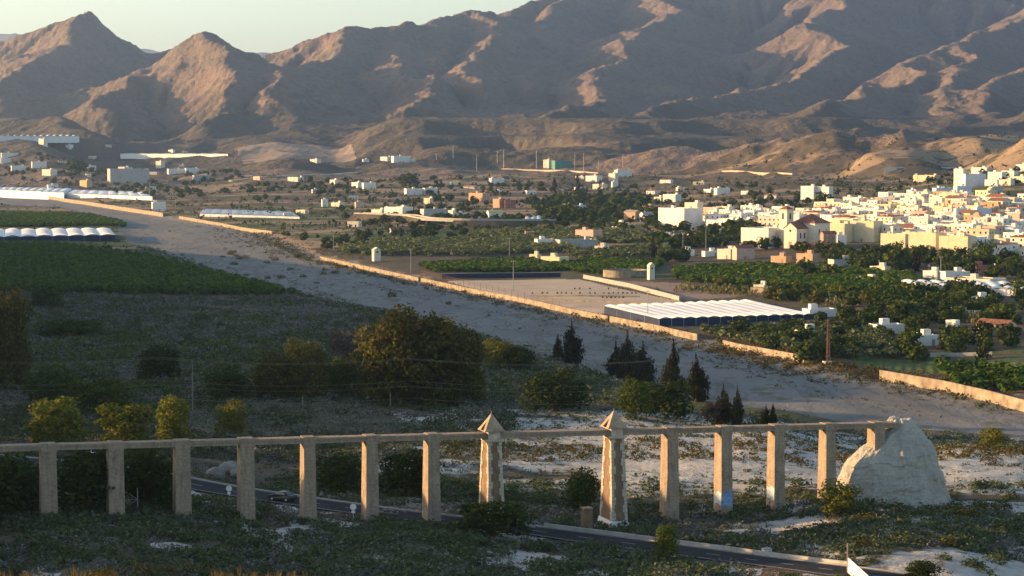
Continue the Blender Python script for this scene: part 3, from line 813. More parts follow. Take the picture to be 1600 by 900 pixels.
build_aqueduct()

# ------------------------------------------------------------------ pale clay knoll that the aqueduct runs into
def build_knoll():
    bx, by, bz = G(1396, 786)
    t0 = bx / by; by = 346.0; bx = t0 * by; bz = ground_at(bx, by)
    k = by / F
    prof_r = [(0, 88), (.12, 83), (.3, 75), (.5, 64), (.7, 52), (.85, 37), (.95, 27), (1, 17)]
    prof_l = [(0, 90), (.15, 88), (.32, 86), (.42, 83), (.55, 71), (.65, 57), (.72, 42), (.85, 24), (1, 12)]
    h = (786 - 664) * k + .8
    nr, na = 70, 220
    V = []
    for r in range(nr):
        f = r / (nr - 1)
        for a in range(na):
            th = 2 * math.pi * a / na; ct, st = math.cos(th), math.sin(th)
            c = (ct + 1) / 2
            rad = (np.interp(f, [p[0] for p in prof_r], [p[1] for p in prof_r]) * c + np.interp(f, [p[0] for p in prof_l], [p[1] for p in prof_l]) * (1 - c)) * k
            rad *= 1.0 / (abs(ct) ** 2.6 + abs(st) ** 2.6) ** (1 / 2.6)
            # slumped buttresses, broken ledges and fine rills
            big = fbm(ct * 1.6 + 5, st * 1.6 + f * 1.4, 3, 202) - .5
            mid = ridged(ct * 3.4 + 9 + f * .6, st * 3.4 + f * 2.6, 4, 207) - .45
            rill = ridged(th * 9 + .8 * big, f * 1.6, 2, 209) - .5
            n = 1 + .15 * big + .13 * mid + .045 * rill * (1 - f)
            ledge = .5 * float(sstep(.5, .62, vnoise(f * 11 + 2 * big, th * .5, 210))) - .25
            z = bz - .8 + f * (h + .8) + (.45 * (float(fbm(ct * 2.6 + 3, st * 2.6, 3, 204)) - .5) * 2 if f > .8 else .35 * mid)
            V.append((bx + (rad * n + ledge * .5) * ct + 0.6 * f, by + (rad * n + ledge * .5) * st * .9, z))
    V.append((bx + .6, by, bz + h - .1))
    Q = [(r * na + a, r * na + (a + 1) % na, (r + 1) * na + (a + 1) % na, (r + 1) * na + a) for r in range(nr - 1) for a in range(na)]
    b = MB(); b.v = V; b.f = Q + [((nr - 1) * na + a, (nr - 1) * na + (a + 1) % na, len(V) - 1) for a in range(na)]; b.m = [0] * len(b.f)
    o = b.build("rock_outcrop", MAT['chalk'], None, False)
    tag(o, "big pale clay knoll where the right end of the aqueduct rests", "rock")
build_knoll()

# ------------------------------------------------------------------ road with kerb, lines and signs
def strip(name, line, o0, o1, dz0, dz1, mat, parent=None):
    """ribbon along a line, from o0 to o1 metres to its left, lifted by dz"""
    L = np.array(line); T = np.gradient(L[:, :2], axis=0); T /= np.linalg.norm(T, axis=1)[:, None]
    Nn = np.stack([-T[:, 1], T[:, 0]], 1)
    V = []
    for i in range(len(L)):
        for o_, dz in ((o0, dz0), (o1, dz1)):
            V.append((*(L[i, :2] + Nn[i] * o_), L[i, 2] + dz))
    Q = [(2 * i, 2 * i + 2, 2 * i + 3, 2 * i + 1)[::1] for i in range(len(L) - 1)]
    return link(name, np_mesh(name, V, Q, [mat]), parent)
def ribbon_solid(line, o0, o1, z0, z1):
    L = np.array(line); T = np.gradient(L[:, :2], axis=0); T /= np.linalg.norm(T, axis=1)[:, None]
    Nn = np.stack([-T[:, 1], T[:, 0]], 1)
    b = MB(); n = len(L)
    for i in range(n):
        for o_, dz in ((o0, z0), (o1, z0), (o1, z1), (o0, z1)):
            b.v.append((*(L[i, :2] + Nn[i] * o_), L[i, 2] + dz))
    for i in range(n - 1):
        for k in range(4):
            b.f.append((4 * i + k, 4 * i + 4 + k, 4 * i + 4 + (k + 1) % 4, 4 * i + (k + 1) % 4))
    b.f += [(3, 2, 1, 0), tuple(4 * (n - 1) + k for k in range(4))]
    b.f = [tuple(reversed(q)) for q in b.f]; b.m = [0] * len(b.f)
    return b
tag(ribbon_solid(ROAD, -ROAD_W, ROAD_W, -.5, 0).build("road", MAT['asphalt']), kind='structure')
for off in (-ROAD_W + .35, ROAD_W - .35):
    tag(ribbon_solid(ROAD, off - .09, off + .09, -.02, .006).build("edge_line", MAT['line']), kind='structure')
for k in range(2, len(ROAD) - 4, 6):
    tag(ribbon_solid(ROAD[k:k + 3], -.07, .07, -.02, .006).build("centre_line", MAT['line']), kind='structure')
def road_at_px(px):
    P = 800 + ROAD[:, 0] / ROAD[:, 1] * F
    return int(np.argmin(np.abs(P - px)))
ia, ib = road_at_px(845), road_at_px(1312)
kerb_root = ribbon_solid(ROAD[ia:ib + 1], ROAD_W + .5, ROAD_W + .85, -.6, .48).build("road_barrier", MAT['concrete'])
tag(kerb_root, "low concrete barrier along the far side of the road below the tower pier", "barrier")
tag(ribbon_solid(ROAD, ROAD_W + .02, ROAD_W + .3, -.4, .12).build("kerb", MAT['concrete']), kind='structure')

def pole_thing(name, loc, label, cat, group=None):
    r = empty(name, loc); tag(r, label, cat, group); return r
def round_sign(px, py, h, label):
    x, y, z = G(px, py)
    r = pole_thing("traffic_sign", (x, y, z - .1), label, "sign", "round traffic signs by the road")
    b = MB(); b.tube((0, 0, 0), (0, 0, h), .05, n=8); b.build("post", MAT['steel'], r)
    b = MB(); b.tube((0, -.05, h - .1), (0, -.075, h - .1), .44, n=24); b.build("sign_disc", MAT['white'], r)
    b = MB(); b.box(-.24, -.075, h - .98, .24, -.05, h - .62); b.build("small_plate", MAT['white'], r)
round_sign(358, 783, 2.1, "round white traffic sign in front of the road, left of the black car")
round_sign(552, 814, 2.2, "round white traffic sign in the gap just left of a sunlit pier")

def build_frame():
    x, y, z = G(205, 797)
    r = pole_thing("steel_frame", (x, y, z), "grey lattice steel frame standing under the aqueduct beside the pines", "steel frame")
    for sx in (-.9, .9):
        b = MB(); b.tube((sx, 0, 0), (sx, 0, 3.1), .07, n=8); b.build("post", MAT['steel'], r)
    b = MB()
    for a, c in (((-.9, 0, .3), (.9, 0, 1.5)), ((.9, 0, 1.5), (-.9, 0, 2.7)), ((-.9, 0, .3), (.9, 0, .3)), ((-.9, 0, 1.5), (.9, 0, 1.5))):
        b.tube(a, c, .04, n=6)
    b.build("brace", MAT['steel'], r)
build_frame()

# ------------------------------------------------------------------ cars
MAT['glass'] = None
m, nt, o_ = new_mat("car_glass"); finish(nt, o_, (.03, .035, .04), .08, None, spec=.6); MAT['glass'] = m
m, nt, o_ = new_mat("tyre_rubber"); finish(nt, o_, (.02, .02, .02), .8); MAT['rubber'] = m
m, nt, o_ = new_mat("lamp_glass"); finish(nt, o_, (.6, .6, .58), .15, None, spec=.6); MAT['lamp'] = m
def car_paint(name, c):
    m, nt, o = new_mat(name); b = finish(nt, o, c, .45, None, spec=.3); b.inputs['Coat Weight'].default_value = .1; return m
MAT['car_black'] = car_paint("black_car_paint", (.012, .012, .014)); MAT['car_silver'] = car_paint("silver_car_paint", (.45, .47, .5)); MAT['car_white'] = car_paint("white_car_paint", (.7, .7, .7))
def build_car(loc, rz, mat, label):
    r = empty("parked_car" if 'parked' in label else "car", loc, rz); tag(r, label, "car")
    prof = [(-2.08, .32), (-2.1, .62), (-1.98, .82), (-1.2, .93), (-.55, 1.38), (.75, 1.42), (1.5, 1.0), (2.0, .92), (2.08, .6), (2.05, .32)]
    n = len(prof)
    bm = bmesh.new()
    rows = []
    for y, inset in ((-.84, 1), (-.80, 0), (.80, 0), (.84, 1)):
        rows.append([bm.verts.new((x, y * (1 if z < .95 else .86), z if not inset else .3 + (z - .3) * .94)) for x, z in prof])
    for a, c in zip(rows[:-1], rows[1:]):
        for i in range(n - 1): bm.faces.new((a[i], a[i + 1], c[i + 1], c[i]))
    bm.faces.new(rows[0][::-1]); bm.faces.new(rows[-1])
    bm.normal_update()
    me = bpy.data.meshes.new("body"); bm.to_mesh(me); bm.free(); me.materials.append(mat)
    link("body", me, r)
    b = MB()
    b.face([(-1.16, -.74, .965), (-1.16, .74, .965), (-.6, .66, 1.372), (-.6, -.66, 1.372)])
    b.build("windscreen", MAT['glass'], r)
    b = MB(); b.face([(1.46, .72, 1.045), (1.46, -.72, 1.045), (.8, -.66, 1.415), (.8, .66, 1.415)]); b.build("rear_window", MAT['glass'], r)
    for s in (-1, 1):
        b = MB(); yb, yt = s * .828, s * .738
        pts = [(-.95, yb, .98), (1.2, yb, .98), (.75, yt, 1.34), (-.5, yt, 1.32)]
        b.face(pts if s < 0 else pts[::-1]); b.build("side_window", MAT['glass'], r)
        b = MB(); b.box(-2.1, s * .62 - .14, .60, -2.03, s * .62 + .14, .76); b.build("headlight", MAT['lamp'], r)
        b = MB(); b.box(-.95, s * .86 - .06, .95, -.8, s * .86 + .06, 1.07); b.build("wing_mirror", mat, r)
        for x in (-1.3, 1.28):
            b = MB(); b.tube((x, s * .68, .32), (x, s * .87, .32), .32, n=18); w = b.build("wheel", MAT['rubber'], r)
            b = MB(); b.tube((x, s * .86, .32), (x, s * .885, .32), .19, n=12); b.build("rim", MAT['steel'], w)
    return r
def car_on_road(px, off, mat, label, flip=0):
    i = road_at_px(px); T = ROAD[i + 1] - ROAD[i - 1]; a = math.atan2(T[1], T[0]); n = (-math.sin(a), math.cos(a))
    build_car((ROAD[i, 0] + n[0] * off, ROAD[i, 1] + n[1] * off, ROAD[i, 2]), a + flip, mat, label)
car_on_road(452, -1.4, MAT['car_black'], "black car on the road, partly behind the first sunlit pier")
x, y, z = G(240, 752); build_car((x, y, z + .05), R(-12), MAT['car_silver'], "silver car parked in the dark under the pines behind the aqueduct")
x, y, z = G(150, 714); build_car((x, y, z + .05), R(100), MAT['car_white'], "white car parked behind the dark pines, just under the channel")

# ------------------------------------------------------------------ small things along the road
def ico_rock(name, loc, sc, seed, mat, label=None, cat=None, group=None, sub=2):
    bm = bmesh.new(); bmesh.ops.create_icosphere(bm, subdivisions=sub, radius=1)
    P = np.array([v.co[:] for v in bm.verts])
    n = .75 + .55 * fbm(P[:, 0] * 1.3 + seed * 3.1 + P[:, 2], P[:, 1] * 1.3 + seed + P[:, 2] * .7, 3, seed)
    for v, k in zip(bm.verts, n): v.co = Vector((v.co.x * sc[0], v.co.y * sc[1], v.co.z * sc[2])) * float(k)
    me = bpy.data.meshes.new(name); bm.to_mesh(me); bm.free(); me.materials.append(mat)
    o = link(name, me); o.location = loc; o.rotation_euler = (0, 0, seed * 1.7)
    return tag(o, label, cat, group)
for k, (px, py, s, lab) in enumerate([(330, 752, 1.7, "grey rock ledge above the road, left one between two shaded piers"), (352, 744, 2.0, "grey rock ledge above the road, highest of three between shaded piers"), (366, 752, 1.5, "grey rock ledge above the road, right one hard by a shaded pier")]):
    x, y, z = G(px, py); ico_rock("boulder", (x, y + 5, z + .5), (s, s * .8, s * .62), 5 + k, MAT['rock_grey'], lab, "rock", "rock ledges above the road")
def build_block(name, px, py, w, d, h, mat, label, cat, cap=None):
    x, y, z = G(px, py)
    r = empty(name, (x, y, z - .2), AQ_TH); tag(r, label, cat)
    b = MB(); b.box(-w / 2, -d / 2, 0, w / 2, d / 2, h + .2, 0, (.96, .96)); b.build("block", mat, r)
    if cap: b = MB(); b.box(-w / 2 - .06, -d / 2 - .06, h + .2, w / 2 + .06, d / 2 + .06, h + .34); b.build("cap_slab", cap, r)
build_block("stone_pillar", 917, 828, 1.3, 1.3, 3.1, MAT['stone_dark'], "square brown masonry pillar just left of the white based tower", "pillar", MAT['stone'])
build_block("marker_block", 1198, 868, 1.1, .8, .85, MAT['white'], "small white concrete block beside the road barrier", "marker", MAT['concrete'])
def build_board_fence():
    x0, y0 = ray(1325, 880)[0] * 283, 283.0
    g = 14.0
    r = empty("board_fence", (x0, y0, g), R(-87)); tag(r, "white board fence with tall end post at the bottom edge", "fence")
    b = MB(); b.box(-.12, -.12, -1, .12, .12, 6.6); b.build("post", MAT['wood'], r)
    for k in range(16):
        b = MB(); b.box(.2 + k * .82, -.05 + .02 * (k % 2), -1, .2 + k * .82 + .79, .03 + .02 * (k % 2), 4.85); b.build("board", MAT['white'], r)
build_board_fence()
def build_rubble():
    b_v = []; b_f = []
    rr = np.random.default_rng(5)
    bm = bmesh.new(); bmesh.ops.create_icosphere(bm, subdivisions=1, radius=1)
    tv = np.array([v.co[:] for v in bm.verts]); tf = np.array([[v.index for v in f.verts] for f in bm.faces]); bm.free()
    P = []
    for px0, px1, py0, py1, n in ((1300, 1400, 786, 800, 140), (1400, 1490, 784, 800, 140), (822, 912, 792, 826, 420), (500, 560, 770, 780, 60), (590, 740, 780, 802, 240)):
        for _ in range(n):
            px, py = rr.uniform(px0, px1), rr.uniform(py0, py1)
            t, w = ray(px, py); P.append((t, w))
    # drop each stone where its line of sight meets the bank
    d = np.linspace(300, 400, 400)
    for t, w in P:
        g = z_land(t * d, d) - (CAM_Z + w * d); k = int(np.argmax(g > 0))
        s = rr.uniform(.18, .5)
        V = tv * (1 + .35 * (rr.random((len(tv), 1)) - .5)) * np.array([s, s * rr.uniform(.6, 1), s * .7]) + np.array([t * d[k], d[k], CAM_Z + w * d[k] + .08])
        b_f.append(tf + len(tv) * len(b_v)); b_v.append(V)
    tag(link("rubble", np_mesh("rubble", np.concatenate(b_v), np.concatenate(b_f), [MAT['rock_grey']])), kind='stuff')
build_rubble()
# ------------------------------------------------------------------ foliage
def leaf_mat(name, a, b, c=None):
    """leaves: every leaf its own shade between a and b, whole sprays toward c"""
    m, nt, o = new_mat(name)
    g = N(nt, "ShaderNodeNewGeometry")
    oi = N(nt, "ShaderNodeObjectInfo")
    col = ramp(nt, g.outputs['Random Per Island'], [(0, a), (.6, tuple((p + q) / 2 for p, q in zip(a, b))), (1, b)])
    p = N(nt, "ShaderNodeTexCoord").outputs['Object']
    n1 = noise(nt, g.outputs['Position'], .35, 3)
    if c: col = mix(nt, math_n(nt, 'MULTIPLY', ramp(nt, n1, [(.45, (0, 0, 0)), (.62, (1, 1, 1))]), .7), col, c)
    h = N(nt, "ShaderNodeHueSaturation"); nt.links.new(col, h.inputs['Color'])
    nt.links.new(math_n(nt, 'ADD', math_n(nt, 'MULTIPLY', oi.outputs['Random'], .5), .75), h.inputs['Value'])
    d = N(nt, "ShaderNodeBsdfDiffuse"); nt.links.new(h.outputs[0], d.inputs[0])
    tr = N(nt, "ShaderNodeBsdfTranslucent"); nt.links.new(h.outputs[0], tr.inputs[0])
    ms = N(nt, "ShaderNodeMixShader"); ms.inputs[0].default_value = .22
    nt.links.new(d.outputs[0], ms.inputs[1]); nt.links.new(tr.outputs[0], ms.inputs[2]); nt.links.new(ms.outputs[0], o.inputs[0])
    return m
LEAF = {
 'citrus': leaf_mat("citrus_leaves", (.028, .062, .012), (.07, .115, .02), (.095, .12, .022)),
 'olive': leaf_mat("olive_leaves", (.07, .088, .036), (.17, .19, .085)),
 'euca': leaf_mat("eucalyptus_leaves", (.045, .052, .015), (.12, .112, .03), (.115, .09, .026)),
 'eucagreen': leaf_mat("young_eucalyptus_leaves", (.04, .06, .012), (.10, .12, .025)),
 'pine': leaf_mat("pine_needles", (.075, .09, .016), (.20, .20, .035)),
 'cypress': leaf_mat("cypress_leaves", (.018, .022, .012), (.05, .046, .022)),
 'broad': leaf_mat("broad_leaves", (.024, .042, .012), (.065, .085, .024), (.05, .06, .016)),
 'yellow': leaf_mat("yellow_green_leaves", (.08, .085, .015), (.17, .16, .03)),
 'bare': leaf_mat("bare_twigs", (.075, .05, .042), (.15, .10, .085)),
 'scrub': leaf_mat("scrub_leaves", (.04, .054, .026), (.115, .132, .066), (.075, .10, .04)),
 'greyscrub': leaf_mat("grey_scrub_leaves", (.085, .092, .07), (.20, .205, .16)),
 'lavender': leaf_mat("grey_purple_scrub_leaves", (.11, .10, .10), (.24, .215, .215), (.17, .14, .12)),
 'dry': leaf_mat("dry_grass", (.10, .075, .03), (.24, .17, .075)),
 'gold': leaf_mat("golden_scrub", (.06, .055, .02), (.16, .12, .04)),
 'reed': leaf_mat("reeds", (.09, .09, .035), (.19, .17, .07)),
 'palm': leaf_mat("palm_leaves", (.03, .04, .016), (.08, .085, .035)),
}
MAT['bark'] = simple("bark", (.12, .09, .065), .95, .25, 3.0, .5)

def leaf_quads(lobes, n, size, seed, shell=.45, up=0.0, rough=.35):
    """n leaf-sized faces through the lobes (cx, cy, cz, rx, ry, rz), denser near their surface"""
    r = np.random.default_rng(seed)
    L = np.array(lobes, float)
    w = (L[:, 3] * L[:, 4] + L[:, 3] * L[:, 5] + L[:, 4] * L[:, 5]); k = r.choice(len(L), n, p=w / w.sum())
    d = r.normal(size=(n, 3)); d /= np.linalg.norm(d, axis=1)[:, None]
    rad = 1 - shell * r.random(n) ** 1.6
    rad *= 1 + rough * (vnoise(d[:, 0] * 2.3 + k * 3.7 + 50, d[:, 1] * 2.3 + d[:, 2] * 1.9 + 50, seed) - .5) * 2
    P = L[k, :3] + d * rad[:, None] * L[k, 3:6]
    nr = d * .9 + r.normal(size=(n, 3)) * .55; nr[:, 2] += .25
    nr /= np.linalg.norm(nr, axis=1)[:, None]
    a = np.cross(nr, r.normal(size=(n, 3))); 
    if up: a = a * (1 - up) + np.array([0, 0, up])
    a -= nr * (a * nr).sum(1)[:, None]
    a /= np.linalg.norm(a, axis=1)[:, None] + 1e-9; b = np.cross(nr, a)
    s = size * (.55 + .9 * r.random(n))[:, None]; e = (1 + 1.2 * up)
    V = np.stack([P - a * s * e * .5, P + b * s * .42, P + a * s * e * .5, P - b * s * .42], 1).reshape(-1, 3)
    return V
def quads_of(V): return np.arange(len(V)).reshape(-1, 4)
def crown_lobes(seed, n=9, spread=.32, z0=.3, z1=.85, r=.26):
    rr = random.Random(seed); L = []
    for i in range(n):
        f = (i + .5) / n; a = i * 2.4 + rr.uniform(-.4, .4)
        z = lerp(z0, z1, f); q = spread * math.sqrt(max(0, 1 - ((f - .38) / .75) ** 2)) * rr.uniform(.6, 1.1)
        s = r * rr.uniform(.7, 1.2)
        L.append((q * math.cos(a), q * math.sin(a), z, s, s, s * rr.uniform(.6, .85)))
    L.append((0, 0, (z0 + z1) / 2, spread, spread, (z1 - z0) * .5))
    return L
def trunk_mesh(seed, h=.5, r=.035, limbs=4):
    rr = random.Random(seed); b = MB()
    p = Vector((0, 0, -.03)); q = Vector((rr.uniform(-.03, .03), rr.uniform(-.03, .03), h * .6))
    b.tube(p, q, r * 1.25, r * .8, 8); 
    for i in range(limbs):
        a = i * 2 * math.pi / limbs + rr.uniform(-.5, .5); l = h * rr.uniform(.5, .8)
        e = q + Vector((math.cos(a) * l * .55, math.sin(a) * l * .55, l * .8))
        b.tube(q - Vector((0, 0, h * .08)), e, r * .6, r * .2, 6, cap=False)
    return b.mesh("trunk", MAT['bark'])
TREE = {}
def tree_kind(kind, seed, n, size, lobes, leaf, trunk=(.5, .035, 4), up=0.0, shell=.45, rough=.35):
    V = leaf_quads(lobes, n, size, seed, shell, up, rough)
    TREE.setdefault(kind, []).append((np_mesh(kind + "_crown", V, quads_of(V), [LEAF[leaf]]), trunk_mesh(seed, *trunk)))
def cyp_lobes(seed):
    rr = random.Random(seed); L = []
    for i in range(15):
        f = i / 14; w = .6 * (math.sin(math.pi * min(1, (f + .10) ** .75)) ** .8) * (1 - .35 * f) + .035
        for _ in range(2):
            a = rr.uniform(0, 6.3); q = w * .45
            L.append((q * math.cos(a), q * math.sin(a), .05 + .9 * f, w * .62, w * .62, .09))
    return L
for s in range(3):
    tree_kind('euca', 10 + s, 8000, .036, crown_lobes(10 + s, 18, .38, .10, .9, .17), 'euca', (.55, .03, 5))
    tree_kind('eucagreen', 14 + s, 5000, .042, crown_lobes(14 + s, 13, .36, .13, .88, .2), 'eucagreen', (.5, .03, 5))
    tree_kind('cypress', 20 + s, 3200, .05, cyp_lobes(20 + s), 'cypress', (.2, .03, 2), up=.55, shell=.5)
    tree_kind('pine', 30 + s, 6000, .04, crown_lobes(30 + s, 18, .33, .06, .95, .17), 'pine', (.6, .028, 5), up=.2)
    tree_kind('broad', 40 + s, 3600, .05, crown_lobes(40 + s, 11, .34, .14, .8, .25), 'broad', (.45, .035, 4))
    tree_kind('yellow', 50 + s, 3000, .05, crown_lobes(50 + s, 9, .32, .16, .8, .25), 'yellow', (.4, .03, 4))
    tree_kind('bare', 60 + s, 800, .05, crown_lobes(60 + s, 8, .3, .3, .85, .22), 'bare', (.7, .02, 7), up=.6, shell=.9)
    tree_kind('far', 70 + s, 260, .16, crown_lobes(70 + s, 7, .32, .15, .78, .26), 'eucagreen' if s == 1 else 'broad', (.4, .035, 3))
    tree_kind('faryellow', 75 + s, 150, .2, crown_lobes(75 + s, 7, .32, .12, .78, .26), 'yellow', (.4, .035, 3))
    tree_kind('citrus', 80 + s, 90, .30, [(0, 0, .52, .46, .46, .42), (.2, .1, .6, .25, .25, .25), (-.2, -.1, .55, .28, .28, .3)], 'citrus', (.3, .04, 3))
    tree_kind('olive', 90 + s, 120, .24, crown_lobes(90 + s, 5, .26, .38, .78, .26), 'olive', (.45, .04, 3))
    tree_kind('farcyp', 96 + s, 120, .16, cyp_lobes(96 + s), 'cypress', (.2, .03, 2), up=.5)
def plant_tree(name, kind, x, y, z, h, w, seed, label, cat="tree", group=None):
    me_c, me_t = TREE[kind][seed % 3]
    r = empty(name, (x, y, z), seed * 1.37); r.scale = (w, w, h)
    tag(r, label, cat, group)
    link("crown", me_c, r); link("trunk", me_t, r)
    return r
def tree_px(name, kind, px, py, ptop, pw, label, group=None, seed=None, back=0.0):
    x, y, z = G(px, py)
    if back: t = x / y; y += back; x = t * y; z = ground_at(x, y)
    h = (CAM_Z + ray(px, ptop)[1] * y - z) * (1.08 if back else 1.03); w = pw / F * y * 1.12
    return plant_tree(name, kind, x, y, z - .1, h, w, px * 7 + py if seed is None else seed, label, group=group)

_near_trees = [
 # the great eucalyptus clump and its neighbours
 ('eucalyptus_tree','euca',600,628,504,112,"tall bushy eucalyptus, left end of the big clump, orange in the sun"),
 ('eucalyptus_tree','euca',650,632,482,140,"tallest eucalyptus in the middle of the big clump"),
 ('eucalyptus_tree','eucagreen',622,632,520,50,"brighter green young eucalyptus in front of the big clump"),
 ('eucalyptus_tree','euca',700,630,502,110,"eucalyptus right of the tallest one in the big clump"),
 ('eucalyptus_tree','euca',726,630,535,64,"dark eucalyptus at the right end of the big clump"),
 ('eucalyptus_tree','euca',430,626,552,76,"low dark eucalyptus, left one of the group beside the big clump"),
 ('eucalyptus_tree','euca',478,626,530,76,"orange topped eucalyptus in the group left of the big clump"),
 ('broadleaf_tree','eucagreen',533,622,556,52,"pale green rounded tree between the two eucalyptus clumps"),
 ('bare_tree','bare',536,572,513,66,"leafless reddish tree behind the gap between the eucalyptus clumps"),
 ('eucalyptus_tree','euca',8,612,452,90,"tall rusty eucalyptus cut by the left edge of the view"),
 # shrubs and trees on the dark plain to the left
 ('broadleaf_tree','broad',250,596,536,62,"round dark tree with golden top on the shaded scrub plain"),
 ('broadleaf_tree','broad',352,624,568,80,"wide dark green tree left of the eucalyptus group"),
 ('broadleaf_tree','broad',74,482,448,54,"dark round tree at the edge of the citrus grove, alone"),
 ('broadleaf_tree','broad',80,630,570,84,"dark bushy tree beside the rusty eucalyptus"),
 ('broadleaf_tree','eucagreen',156,648,588,96,"broad green tree behind the sunlit pines"),
 ('broadleaf_tree','broad',110,528,495,90,"flat dark thicket tree in the middle of the shaded scrub plain"),
 ('broadleaf_tree','yellow',361,684,624,48,"small golden tree standing alone just above the aqueduct channel"),
 # pines that rise over the aqueduct
 ('pine_tree','pine',88,790,628,98,"sunlit pine rising behind the channel, first from the left"),
 ('pine_tree','pine',198,785,636,92,"sunlit bushy pine rising behind the channel, second from the left"),
 ('pine_tree','pine',272,780,626,66,"pointed sunlit pine rising behind the channel, third from the left"),
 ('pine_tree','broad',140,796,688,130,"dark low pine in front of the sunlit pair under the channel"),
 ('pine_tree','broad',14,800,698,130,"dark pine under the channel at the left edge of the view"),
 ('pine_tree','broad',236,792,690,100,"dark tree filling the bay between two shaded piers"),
 # cypresses
 ('cypress_tree','cypress',872,566,520,15,"thin small cypress just left of the single big one"),
 ('cypress_tree','cypress',893,572,500,32,"big single cypress by the river, left of the cypress clump"),
 ('cypress_tree','cypress',962,592,535,26,"leftmost cypress of the tight clump by the river"),
 ('cypress_tree','cypress',980,598,520,38,"tallest cypress in the middle of the tight clump"),
 ('cypress_tree','cypress',1004,602,532,36,"right hand cypress of the tight clump by the river"),
 ('cypress_tree','cypress',1052,622,534,34,"pointed cypress rising alone behind a dark round tree"),
 ('cypress_tree','cypress',1087,628,554,34,"slightly leaning cypress right of the pointed one"),
 ('cypress_tree','cypress',1130,664,602,28,"brownish cypress, left one of a pair just above the channel"),
 ('cypress_tree','cypress',1152,666,602,17,"slim dark cypress, right one of a pair above the channel"),
 ('cypress_tree','cypress',1197,668,632,18,"short dark cypress, left one of two by the river edge"),
 ('cypress_tree','cypress',1208,668,627,11,"thin short cypress, right one of two by the river edge"),
 ('broadleaf_tree','broad',866,644,570,100,"large dark round tree left of the cypress clump"),
 ('broadleaf_tree','broad',1042,654,588,86,"large dark round tree below the pointed cypress"),
 ('broadleaf_tree','eucagreen',992,654,592,58,"soft green round tree below the cypress clump"),
 ('broadleaf_tree','yellow',778,578,526,50,"yellow green round tree right of the big eucalyptus clump"),
 ('broadleaf_tree','broad',812,580,536,50,"dark tree hard by the yellow green round tree"),
 ('bare_tree','bare',1112,664,624,40,"thin grey brown tree left of the brownish cypress"),
 # behind and below the aqueduct
 ('broadleaf_tree','broad',640,776,696,92,"dark green spreading tree between two sunlit piers"),
 ('broadleaf_tree','broad',530,768,702,80,"dark green spreading tree left of the second sunlit pier"),
 ('broadleaf_tree','broad',910,800,728,54,"green tree standing just left of the white based tower"),
 ('broadleaf_tree','broad',770,838,776,110,"dense dark bush hiding the foot of the left tower"),
 ('broadleaf_tree','eucagreen',1040,876,818,40,"single green shrub beside the road barrier under the right piers"),
 ('broadleaf_tree','yellow',1312,806,748,72,"wiry olive shrub at the foot of the pale clay knoll"),
 ('broadleaf_tree','yellow',1552,700,664,44,"small golden shrub tree on the river bank right of the knoll"),
 ('broadleaf_tree','broad',1440,905,872,60,"dark shrub at the bottom edge beside pale bare ground"),
]
for row in _near_trees: tree_px(*row, back=66.0 if 'pine rising' in row[-1] else 0.0)

# ------------------------------------------------------------------ groves: rows of fruit trees
GROVE = {'citrus': [], 'olive': []}
def region(pts): return np.array([G(px, py)[:2] for px, py in pts])
def grove(kind, pts, sx, sy, ang, h, w, seed, miss=.04):
    P = region(pts); r = np.random.default_rng(seed)
    c, s = math.cos(R(ang)), math.sin(R(ang))
    U = P @ np.array([[c, -s], [s, c]])
    u = np.arange(U[:, 0].min(), U[:, 0].max(), sx); v = np.arange(U[:, 1].min(), U[:, 1].max(), sy)
    A, B = np.meshgrid(u, v); A = A + r.normal(0, .22, A.shape); B = B + r.normal(0, .22, B.shape)
    x = (A * c - B * s).ravel(); y = (A * s + B * c).ravel()
    x, y = (A.ravel() * c + B.ravel() * -(-s) * -1, None) if False else (A.ravel() * c - B.ravel() * s, A.ravel() * s + B.ravel() * c)
    # U = P·[[c,-s],[s,c]] gives (x c + y s, -x s + y c), so the way back is x = u c - v s, y = u s + v c
    k = inside(x, y, P) & (r.random(x.shape) > miss)
    x, y = x[k], y[k]
    z = z_ground(x, y)
    for i in range(len(x)):
        GROVE[kind].append((x[i], y[i], z[i], h * r.uniform(.8, 1.2), w * r.uniform(.85, 1.15)))
grove('citrus', [(-20,386),(90,384),(230,402),(330,428),(460,462),(300,462),(-20,456)], 5.0, 4.6, 12, 3.6, 4.6, 1)
grove('citrus', [(-20,334),(90,335),(180,345),(200,356),(-20,356)], 5.5, 6, 8, 3.6, 5.0, 2)
grove('citrus', [(650,417),(800,408),(875,412),(880,424),(670,427)], 5.0, 5.0, 10, 3.4, 4.8, 3)
grove('citrus', [(1050,424),(1200,418),(1420,432),(1440,448),(1250,454),(1060,440)], 5.0, 5.2, 10, 3.8, 5.0, 4)
grove('citrus', [(1210,446),(1400,440),(1500,452),(1530,462),(1380,474),(1200,462)], 5.0, 5.2, 6, 3.8, 5.0, 5)
grove('olive', [(1095,520),(1250,515),(1370,518),(1420,560),(1300,565),(1150,540)], 5.2, 5.2, 14, 3.6, 5.2, 6, .25)
grove('citrus', [(1440,572),(1600,585),(1600,618),(1500,606)], 5.0, 5.0, -4, 3.6, 5.2, 7)
grove('citrus', [(860,418),(930,408),(1040,412),(1010,428),(930,430)], 5.0, 5.0, 10, 3.4, 4.8, 9)
grove('olive', [(520,392),(620,378),(880,378),(900,392),(740,402),(560,400)], 7.0, 7.4, 10, 4.2, 6.2, 11)
grove('olive', [(720,368),(860,358),(1010,366),(1010,380),(800,380)], 7.0, 7.6, 10, 4.2, 6.0, 12, .12)
grove('olive', [(880,395),(1040,386),(1050,400),(900,408)], 6.5, 7.0, 10, 4.0, 5.6, 13)
